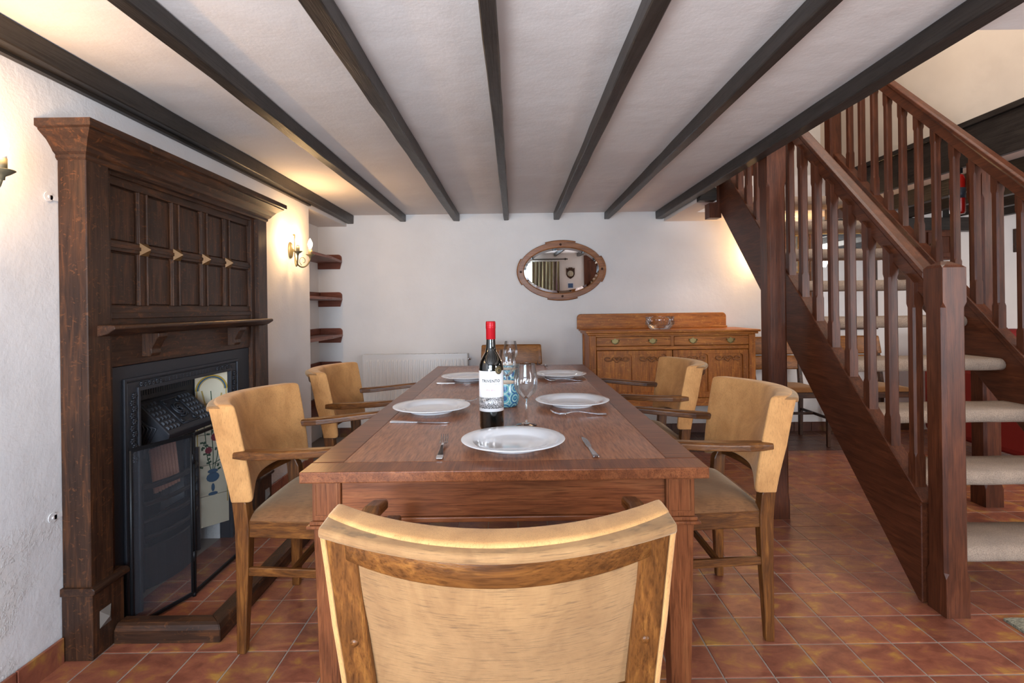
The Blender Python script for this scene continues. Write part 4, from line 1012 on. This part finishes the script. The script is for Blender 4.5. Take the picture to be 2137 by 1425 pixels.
for a0 in (0, 90, 180, 270):
    hwid = 11 if a0 in (0, 180) else 22; m = MB(); v = []; N = 10
    hwid = 26 if a0 in (0, 180) else 20
    for k in range(N + 1):
        t = math.radians(a0 + (-hwid + 2 * hwid * k / N)); c, s_ = math.cos(t), math.sin(t)
        for e, y in ((-.006, .016), (.012, .016), (.014, -.004), (.006, -.012), (-.006, -.012)): v.append((mc.x + (.388 + e) * c, mc.y + y, mc.z + (.258 + e) * s_))
    f = [(k * 5 + q, k * 5 + (q + 1) % 5, (k + 1) * 5 + (q + 1) % 5, (k + 1) * 5 + q) for k in range(N) for q in range(5)] + [(4, 3, 2, 1, 0), tuple(range(N * 5, N * 5 + 5))]
    m.add(v, f).build('frame_lug', wood('mirror', 'x'), MI, .002, 1)
    t = math.radians(a0); MB().sphere((mc.x + .364 * math.cos(t), mc.y - .011, mc.z + .231 * math.sin(t)), .0105).build('stud', plain('dark_stud', (60, 34, 24), .25), MI)
MIRM = plain('mirror_glass', (236, 238, 238), .0, 1.0)
m = MB(); n = 72; v = [(mc.x + .336 * math.cos(2 * PI * k / n), mc.y - .001, mc.z + .202 * math.sin(2 * PI * k / n)) for k in range(n)] + [(mc.x + .316 * math.cos(2 * PI * k / n), mc.y - .005, mc.z + .182 * math.sin(2 * PI * k / n)) for k in range(n)]
m.add(v, [(k, (k + 1) % n, (k + 1) % n + n, k + n) for k in range(n)] + [tuple(range(n, 2 * n))]); m.build('mirror_glass', MIRM, MI)
MI.rotation_euler = (.020, -.028, 0)

# ------------------------------------------------------------------ pictures and items seen through the stairs
def framed(name, x0, x1, z0, z1, y, label, cat, fm, inner, im, fw=.03):
    r = thing(name, label, cat, ((x0 + x1) / 2, y, z0)); m = MB(); cutbox(m, x0, x1, y - .03, y - .002, z0, z1, [(x0 + fw, x1 - fw, z0 + fw, z1 - fw)], 'y'); m.build('frame', fm, r, .003, 1)
    m = MB(); cutbox(m, x0 + fw, x1 - fw, y - .022, y - .004, z0 + fw, z1 - fw, [(x0 + fw * 1.4, x1 - fw * 1.4, z0 + fw * 1.4, z1 - fw * 1.4)], 'y'); m.build('gilt_slip', inner, r)
    MB().box(x0 + fw, x1 - fw, y - .012, y - .004, z0 + fw, z1 - fw).build('mirror_glass' if 'mirror' in name else 'print', im, r); return r
framed('framed_mirror', 2.66, 3.26, .915, 1.83, YB, 'tall framed mirror with gilt slip on the back wall behind the stair treads', 'mirror', wood('oak_dark', 'z'), plain('gilt', (176, 142, 70), .35, .8), MIRM, .04)
def blotch(name, a, b, c):
    t = NT(name); n = t.noise(t.coords('Object'), 14, 4); t.set(Base_Color=t.ramp(n, [(.35, lin(a)), (.5, lin(b)), (.65, lin(c))]), Roughness=.4); return t.m
framed('framed_picture', 4.50, 4.86, 1.59, 1.80, YB, 'small dark framed picture with gilt slip on the back wall at the right edge', 'picture', wood('oak_dark', 'x'), plain('gilt', (176, 142, 70), .35, .8), blotch('landscape_print', (40, 60, 40), (120, 110, 70), (170, 180, 190)))
framed('framed_picture', 2.42, 2.60, 1.40, 1.80, YB, 'narrow dark framed picture behind the stairs, left of the tall framed mirror', 'picture', wood('oak_dark', 'x'), plain('gilt_dull', (110, 90, 50), .45, .6), blotch('dark_print', (34, 40, 50), (70, 70, 70), (120, 100, 80)))
r = thing('wall_cupboard', 'dark red-brown wall cupboard on the back wall behind the far balusters', 'cupboard', (3.72, YB - .1, 1.50))
m = MB(); m.box(3.58, 3.86, YB - .16, YB - .003, 1.52, 1.778); m.build('case', wood('stair', 'z'), r, .003, 1)
m = MB(); cutbox(m, 3.60, 3.84, YB - .178, YB - .161, 1.54, 1.76, [(3.64, 3.80, 1.58, 1.72)], 'y'); d = m.build('door', wood('stair', 'z'), r, .002, 1); MB().sphere((3.62, YB - .186, 1.65), .008).build('knob', BRASS, d)
# fire extinguisher on the far post
r = thing('fire_extinguisher', 'red fire extinguisher hanging high on the timber post behind the stairs', 'fire extinguisher', (2.555, 3.05, 1.62))
MB().lathe([(.0001, 0), (.034, .002), (.038, .012), (.038, .20), (.030, .225), (.012, .235), (.0001, .236)], (2.590, 3.07, 1.66), 24).build('cylinder', plain('red_paint', (150, 20, 14), .25), r)
MB().lathe([(.0382, .09), (.0386, .09), (.0386, .15), (.0382, .15)], (2.590, 3.07, 1.66), 24).build('label_band', plain('dark_label', (40, 44, 54), .5), r)
MB().box(2.578, 2.602, 3.045, 3.09, 1.895, 1.925).slat((2.59, 3.04, 1.92), (2.59, 3.12, 1.94), .014, .008).build('valve_lever', BLACKM, r)
# red armchair in the side room
r = thing('red_armchair', 'red upholstered easy chair in the side room beyond the stairs', 'chair', (3.75, 3.85, TZ))
MB().box(3.42, 4.08, 3.40, 4.15, .20, .46).build('seat', RED, r, .05, 3); MB().box(3.42, 4.08, 4.10, 4.30, .20, .93).build('backrest', RED, r, .06, 3)
for x in (3.28, 4.08): MB().box(x, x + .14, 3.36, 4.25, .12, .68).build('armrest', RED, r, .05, 3)
for x in (3.31, 4.14):
    for y in (3.42, 4.18): MB().box(x, x + .05, y, y + .05, TZ, .13).build('foot', wood('oak_dark', 'z'), r, .003, 1)
# rug
def rugm():
    t = NT('grey_rug'); n = t.noise(t.coords('Position', (1, 4, 1)), 90, 3, .7); t.set(Base_Color=t.ramp(n, [(.35, lin((92, 88, 70))), (.65, lin((176, 170, 148)))]), Roughness=.95, Normal=t.bump(n, 1, .006)); return t.m
rg = MB(); 
def rf(a, b): return (1.735 + .9 * a, 1.05 + .835 * b, TZ + .010 + .0015 * math.sin(a * 40) * math.sin(b * 33))
rg.grid(rf, 30, 24); rg.grid(lambda a, b: (rf(a, b)[0], rf(a, b)[1], TZ + .001), 30, 24); rg.box(1.735, 2.635, 1.05, 1.885, TZ + .001, TZ + .009)
tag(rg.build('rug', rugm()), 'grey-green woven rug on the tiles at the foot of the stairs', 'rug')

# ------------------------------------------------------------------ things behind the camera, seen in the oval mirror
wf = plain('white_window_paint', (225, 225, 222), .4)
for k, (x0, x1) in enumerate(((-1.15, .42), (2.9, 4.5))):
    m = MB(); holes = []; n = 3; w = (x1 - x0 - .05) / n
    for i in range(n):
        for z0, z1 in ((.80, 1.28), (1.32, 1.80)): holes.append((x0 + .05 + w * i, x0 + w * (i + 1), z0, z1))
    cutbox(m, x0, x1, YF - .10, YF - .05, .75, 1.85, holes, 'y'); o = struct(m.build('window_%d' % (k + 1), wf, None, .003, 1))
    t = NT('window_pane%d' % k); tr_ = t.node('ShaderNodeBsdfTransparent'); gl = t.node('ShaderNodeBsdfGlossy', i_1=0.0); mx = t.node('ShaderNodeMixShader', i_0=.06); t.link(tr_.outputs[0], mx.inputs[1]); t.link(gl.outputs[0], mx.inputs[2]); t.link(mx.outputs[0], t.n['Material Output'].inputs[0])
    for h in holes: MB().add([(h[0], YF - .075, h[2]), (h[1], YF - .075, h[2]), (h[1], YF - .075, h[3]), (h[0], YF - .075, h[3])], [(0, 1, 2, 3)]).build('pane', t.m, o)
def curtm():
    t = NT('striped_curtain'); co = t.coords('Object', (1, 1, .02)); n = t.noise(co, 26, 2, .5); n2 = t.noise(t.coords('Object'), 12, 4)
    c = t.ramp(n, [(.36, lin((104, 40, 62))), (.46, lin((96, 92, 78))), (.56, lin((196, 186, 140))), (.70, lin((92, 92, 84)))]); t.set(Base_Color=c, Roughness=.6, Sheen_Weight=.3); return t.m
CU = thing('curtain', 'striped olive and plum curtain on rings, reflected in the oval mirror', 'curtain', (.65, YF + .10, .4))
m = MB().grid(lambda a, b: (.36 + .56 * a, YF + .10 + .035 * math.sin(a * 2 * PI * 8 + .6 * math.sin(b * 4)), .35 + 1.48 * b), 130, 10); m.build('cloth', curtm(), CU)
m = MB()
for k in range(9): m.tube([(.38 + .065 * k, YF + .10 + .017 * math.cos(a), 1.868 + .017 * math.sin(a)) for a in [2 * PI * q / 12 for q in range(13)]], .002, 6)
m.build('ring', BRASS, CU)
o = MB().tube([(-1.3, YF + .10, 1.875), (1.02, YF + .10, 1.875)], .011, 12).sphere((1.04, YF + .10, 1.875), .022).sphere((1.075, YF + .10, 1.875), .014).box(.90, .91, YF + .002, YF + .10, 1.87, 1.88).box(-1.25, -1.24, YF + .002, YF + .10, 1.87, 1.88).build('curtain_pole', wood('beam', 'x'))
tag(o, 'dark wooden curtain pole with turned finial, reflected in the oval mirror', 'curtain pole')
r = thing('shield_plaque', 'dark wooden shield plaque with a round brass dial, reflected in the oval mirror', 'plaque', (1.15, YF, 1.52))
sh = [(-.085, .10), (-.05, .085), (-.035, .11), (.035, .11), (.05, .085), (.085, .10), (.085, -.03), (.06, -.08), (0, -.12), (-.06, -.08), (-.085, -.03)]
MB().prism([(1.15 + a, 1.60 + b) for a, b in sh], 'xz', YF + .002, YF + .022).build('shield', wood('oak_dark', 'z'), r, .003, 1)
MB().lathe([(.0001, .010), (.035, .010), (.045, .008), (.056, .012), (.062, 0)], (1.15, YF + .022, 1.585), 28, axis='y').build('dial', plain('pewter', (170, 165, 150), .3, .9), r)
r = thing('calendar', 'small white-framed blue card on the wall, reflected in the oval mirror', 'card', (1.15, YF, 1.3))
MB().box(1.085, 1.215, YF + .002, YF + .012, 1.28, 1.42).build('card', plain('white_card', (225, 225, 225), .6), r); MB().box(1.10, 1.20, YF + .012, YF + .014, 1.30, 1.39).build('blue_print', plain('blue_print', (60, 90, 130), .6), r)
m = MB(); cutbox(m, 1.42, 2.25, YF + .001, YF + .05, TZ, 1.95, [(1.50, 2.17, .15, .9), (1.50, 2.17, 1.0, 1.85)], 'y'); m.box(1.5, 2.17, YF + .001, YF + .02, .15, 1.85)
struct(m.build('door_2', wood('stair', 'z'), None, .004, 1)); MB().sphere((1.46, YF + .08, 1.0), .025).build('door_handle', BRASS, bpy.data.objects['door_2'])

# ------------------------------------------------------------------ table settings
ZT = .7505
PL = thing('dinner_plate', 'white porcelain dinner plate at the near end of the table', 'plate', (-.008, 1.522, ZT), 'white dinner plates on the table')
prof = [(.0001, .006), (.055, .006), (.088, .007), (.096, .010), (.104, .015), (.128, .0195), (.1485, .0225), (.150, .0240), (.1485, .0250), (.128, .0222), (.103, .0180), (.095, .0130), (.086, .0105), (.0001, .0100)]
m = MB().lathe(prof, (-.008, 1.522, ZT), 72); 
pb = m.build('plate_body', PORC, PL); pb.name = 'dish'
MB().lathe([(.080, .0065), (.079, 0), (.084, 0), (.087, .0075)], (-.008, 1.522, ZT), 56).build('foot_ring', PORC, PL)
for x, y, l in ((-.326, 2.055, 'white dinner plate on the fireplace side, nearest the camera'), (-.262, 2.95, 'white dinner plate on the fireplace side, partly behind the wine bottle'),
                (.232, 2.150, 'white dinner plate on the stairs side, nearest the camera'), (.256, 3.005, 'white dinner plate on the stairs side, farthest from the camera')):
    dup(PL, (x, y, ZT), 0, l)
# fork (lies along +Y, tines toward +Y)
def fork(label):
    r = thing('fork', label, 'fork', (0, 0, 0), 'steel forks on the table')
    m = MB(); st = [(0, .0085, .0025), (.012, .0100, .0025), (.03, .0088, .003), (.07, .0052, .008), (.10, .0036, .012), (.13, .0036, .010), (.148, .010, .006)]; v = []
    for y, w, z in st: v += [(-w, y, z), (w, y, z), (w, y, z + .0024), (-w, y, z + .0024)]
    n = len(st); f = [(k * 4 + q, k * 4 + (q + 1) % 4, (k + 1) * 4 + (q + 1) % 4, (k + 1) * 4 + q) for k in range(n - 1) for q in range(4)] + [(3, 2, 1, 0), tuple(range(n * 4 - 4, n * 4))]
    m.add(v, f); m.build('shank', CHROME, r, .001, 2)
    for s in (-1.5, -.5, .5, 1.5): MB().tube([(s * .0055, .146, .0075), (s * .0068, .156, .006), (s * .0068, .175, .0065), (s * .0066, .195, .0135), (s * .0064, .206, .020)], [.0020, .0019, .0018, .0016, .0009], 6, flat=.7).build('tine', CHROME, r)
    return r
def knife(label):
    r = thing('table_knife', label, 'knife', (0, 0, 0), 'steel table knives on the table')
    st = [(0, .0080, .006), (.006, .0095, .007), (.04, .0078, .006), (.085, .0055, .005), (.100, .0050, .0045)]; v = []
    for y, w, h in st: v += [(-w, y, .0005), (w, y, .0005), (w * .8, y, h), (-w * .8, y, h)]
    n = len(st); f = [(k * 4 + q, k * 4 + (q + 1) % 4, (k + 1) * 4 + (q + 1) % 4, (k + 1) * 4 + q) for k in range(n - 1) for q in range(4)] + [(3, 2, 1, 0), tuple(range(n * 4 - 4, n * 4))]
    MB().add(v, f).build('handle', CHROME, r, .0012, 2)
    pts = [(-.005, .100), (.006, .100), (.009, .118), (.0105, .150), (.010, .185), (.006, .207), (0, .214), (-.004, .208), (-.006, .17), (-.006, .118)]
    MB().prism(pts, 'xy', .0018, .0034).build('blade', CHROME, r, .0005, 1)
    return r
FK = fork('steel fork left of the plate at the near end of the table'); FK.location = (-.203, 1.392, ZT); FK.rotation_euler = (0, 0, .06)
dup(FK, (.335, 1.945, ZT), PI / 2, 'steel fork in front of the nearest plate on the stairs side')
dup(FK, (.362, 2.838, ZT), PI / 2 - .03, 'steel fork in front of the farthest plate on the stairs side')
dup(FK, (-.36, 2.262, ZT), -PI / 2 - .12, 'steel fork mostly hidden behind the nearest plate on the fireplace side')
dup(FK, (.205, 3.655, ZT), PI, 'steel fork at the far end of the table with its tines toward the camera')
KN = knife('steel table knife right of the plate at the near end of the table'); KN.location = (.212, 1.392, ZT); KN.rotation_euler = (0, 0, .045)
dup(KN, (-.442, 1.858, ZT), -PI / 2 - .1, 'steel table knife in front of the nearest plate on the fireplace side')
dup(KN, (-.420, 2.808, ZT), -PI / 2 - .02, 'steel table knife in front of the farther plate on the fireplace side')

# wine glasses
def wine_glass(label):
    r = thing('wine_glass', label, 'wine glass', (0, 0, 0), 'clear stemmed wine glasses')
    MB().lathe([(.0058, .088), (.014, .096), (.028, .108), (.038, .126), (.0415, .145), (.0400, .165), (.0360, .188), (.0322, .2085)], (0, 0, 0), 56).build('bowl', thin_glass(), r)
    MB().tube([(.0322 * math.cos(a), .0322 * math.sin(a), .2085) for a in [2 * PI * k / 48 for k in range(49)]], .0006, 6).build('rim', thin_glass(), r)
    MB().lathe([(.0001, .0100), (.0052, .0115), (.0038, .020), (.0034, .045), (.0038, .075), (.0056, .088), (.0070, .094), (.0001, .0985)], (0, 0, 0), 24).build('stem', GLASS, r)
    MB().lathe([(.0001, .0005), (.035, .0005), (.0365, .0015), (.036, .0025), (.022, .0050), (.009, .0095), (.0001, .0115)], (0, 0, 0), 48).build('foot', GLASS, r)
    return r
G = wine_glass('clear stemmed wine glass right of the wine bottle, nearest the camera'); G.location = (.036, 1.790, ZT)
dup(G, (-.036, 2.385, ZT), 0, 'clear stemmed wine glass behind the wine bottle, middle of the three')
dup(G, (-.024, 3.000, ZT), 0, 'clear stemmed wine glass behind the wine bottle, farthest of the three')
# patterned beakers
def potm():
    t = NT('blue_pattern'); tc = t.node('ShaderNodeTexCoord'); v1 = t.node('ShaderNodeTexVoronoi', feature='F1', i_Scale=26.0, i_Randomness=.0); t.link(tc.outputs['Object'], v1.inputs['Vector'])
    w = t.node('ShaderNodeMath', operation='MULTIPLY', i_1=22.0); t.link(v1.outputs['Distance'], w.inputs[0]); sn = t.node('ShaderNodeMath', operation='SINE'); t.link(w.outputs[0], sn.inputs[0])
    n = t.noise(tc.outputs['Object'], 90, 2); ad = t.node('ShaderNodeMath', operation='ADD'); t.link(sn.outputs[0], ad.inputs[0]); t.link(n, ad.inputs[1])
    hf = t.node('ShaderNodeMath', operation='MULTIPLY_ADD', i_1=.35, i_2=.35); t.link(ad.outputs[0], hf.inputs[0])
    t.set(Base_Color=t.ramp(hf.outputs[0], [(.1, lin((28, 66, 120))), (.35, lin((70, 120, 160))), (.55, lin((120, 186, 186))), (.72, lin((30, 140, 150))), (.9, lin((190, 208, 206)))]), Roughness=.2); return t.m
def beaker(label):
    r = thing('patterned_beaker', label, 'beaker', (0, 0, 0), 'blue patterned beakers along the table centre')
    MB().lathe([(.0001, .0), (.044, .0), (.052, .006), (.058, .03), (.060, .055), (.057, .090), (.0555, .096)], (0, 0, 0), 40).build('patterned_body', potm(), r)
    MB().lathe([(.0555, .096), (.053, .097), (.0545, .085), (.056, .05), (.052, .012), (.0001, .008)], (0, 0, 0), 40).build('cream_lining', plain('cream_glaze', (226, 210, 190), .3), r); return r
PB = beaker('blue patterned beaker with cream lining just behind the wine bottle'); PB.location = (-.042, 2.150, ZT)
dup(PB, (-.040, 2.620, ZT), .5, 'blue patterned beaker with cream lining, second behind the wine bottle')
dup(PB, (-.036, 2.830, ZT), .9, 'blue patterned beaker with cream lining, farthest behind the wine bottle')

# wine bottle
BT = thing('wine_bottle', 'dark red wine bottle with red cap and white label', 'bottle', (-.079, 1.752, ZT))
bx, by = -.079, 1.752; R_ = .0405
prof = [(.0001, .004), (.030, .0), (.038, .002), (R_, .010), (R_, .195), (.0398, .210), (.036, .225), (.028, .240), (.020, .253), (.0162, .268), (.0150, .290), (.0148, .350), (.0001, .351)]
MB().lathe(prof, (bx, by, ZT), 56).build('bottle_glass', plain('dark_bottle_glass', (10, 12, 10), .04, 0, Coat_Weight=1.0), BT)
CAPM = plain('red_foil', (178, 16, 30), .3, .25)
capo = MB().lathe([(.0152, .296), (.0158, .297), (.0158, .330), (.0163, .331), (.0163, .353), (.0150, .3555), (.0001, .3555)], (bx, by, ZT), 40).build('cap', CAPM, BT)
m = MB()
for z in (.333, .3375, .342, .3465): m.lathe([(.0163, z), (.0168, z + .0008), (.0168, z + .002), (.0163, z + .003)], (bx, by, ZT), 40)
m.build('cap_ridges', CAPM, capo)
A0, A1_ = -PI / 2 - 1.35, -PI / 2 + 1.35
def band(z0, z1, e, mat, nm, par, a0=A0, a1=A1_):
    return MB().lathe([(R_ + e - .0004, z0), (R_ + e, z0), (R_ + e, z1), (R_ + e - .0004, z1)], (bx, by, ZT), 40, a0, a1).build(nm, mat, par)
LB = band(.062, .194, .0006, plain('label_paper', (226, 224, 224), .55), 'label_paper', BT)
def silver():
    t = NT('silver_tracery'); n = t.noise(t.coords('Object', (1, 1, 1.0)), 190, 2, .5, 2.5)
    t.set(Base_Color=t.ramp(n, [(.47, lin((60, 58, 58))), (.53, lin((205, 203, 203)))]), Roughness=.35, Metallic=.3); return t.m
band(.072, .108, .0009, silver(), 'silver_band', LB)
ink = plain('black_ink', (26, 26, 28), .5); inkr = plain('red_ink', (150, 30, 44), .5); inkg = plain('grey_ink', (130, 128, 128), .5)
def wrap_text(s, size, z, mat, nm, xo=0, sp=1.0, bold=0.0):
    cu = bpy.data.curves.new(nm, 'FONT'); cu.body = s; cu.size = size; cu.align_x = 'CENTER'; cu.align_y = 'CENTER'; cu.space_character = sp; cu.offset = bold; cu.resolution_u = 3
    o = bpy.data.objects.new(nm, cu); C.objects.link(o); bpy.context.view_layer.update()
    me = bpy.data.meshes.new_from_object(o.evaluated_get(bpy.context.evaluated_depsgraph_get())); bpy.data.objects.remove(o)
    bm = bmesh.new(); bm.from_mesh(me)
    rr = R_ + .0011
    for q in bm.verts:
        a = -PI / 2 + (q.co.x + xo) / rr; zz = q.co.y + z
        q.co = (rr * math.cos(a), rr * math.sin(a), zz)
    bm.to_mesh(me); bm.free(); me.materials.clear(); me.materials.append(mat)
    # label sits on the bottle, whose root is at the bottle base
    t = bpy.data.objects.new(nm, me); C.objects.link(t); t.parent = LB; return t
wrap_text('TRIVENTO', .0128, .1615, ink, 'lettering', 0, 1.06, .0003)
wrap_text('ARGENTINA', .0062, .1515, inkg, 'lettering', 0, 1.25)
wrap_text('RESERVE', .0048, .1395, inkg, 'lettering', 0, 1.5)
wrap_text('MALBEC', .0078, .1320, inkr, 'lettering', 0, 1.1, .0)
wrap_text('2018', .0050, .1250, inkg, 'lettering', 0, 1.3)
wrap_text('MENDOZA', .0038, .1165, inkg, 'lettering', 0, 1.3)
# round gold medal sticker
def wrap_disc(uc, zc, r, e, mat, nm, par, ri=0):
    m = MB(); v = []; n = 32; K = 6
    for j in range(K + 1):
        q = ri + (r - ri) * j / K
        for k in range(n): a = (uc + q * math.cos(2 * PI * k / n)) / R_ - PI / 2; v.append((bx + (R_ + e) * math.cos(a), by + (R_ + e) * math.sin(a), ZT + zc + q * math.sin(2 * PI * k / n)))
    return m.add(v, [(j * n + k, j * n + (k + 1) % n, (j + 1) * n + (k + 1) % n, (j + 1) * n + k) for j in range(K) for k in range(n)]).build(nm, mat, par, fixn=False)
md = wrap_disc(.0275, .196, .0130, .0014, plain('medal_gold', (112, 96, 60), .4, .5), 'medal_sticker', BT)
wrap_disc(.0275, .196, .0112, .0017, plain('medal_dark', (44, 40, 32), .5, .3), 'medal_ring', md, .0088); wrap_disc(.0275, .196, .0045, .0017, plain('medal_dark', (44, 40, 32), .5, .3), 'medal_centre', md, .0015)
wrap_disc(.0275, .151, .0032, .0012, inkg, 'stamp', LB, .0026)
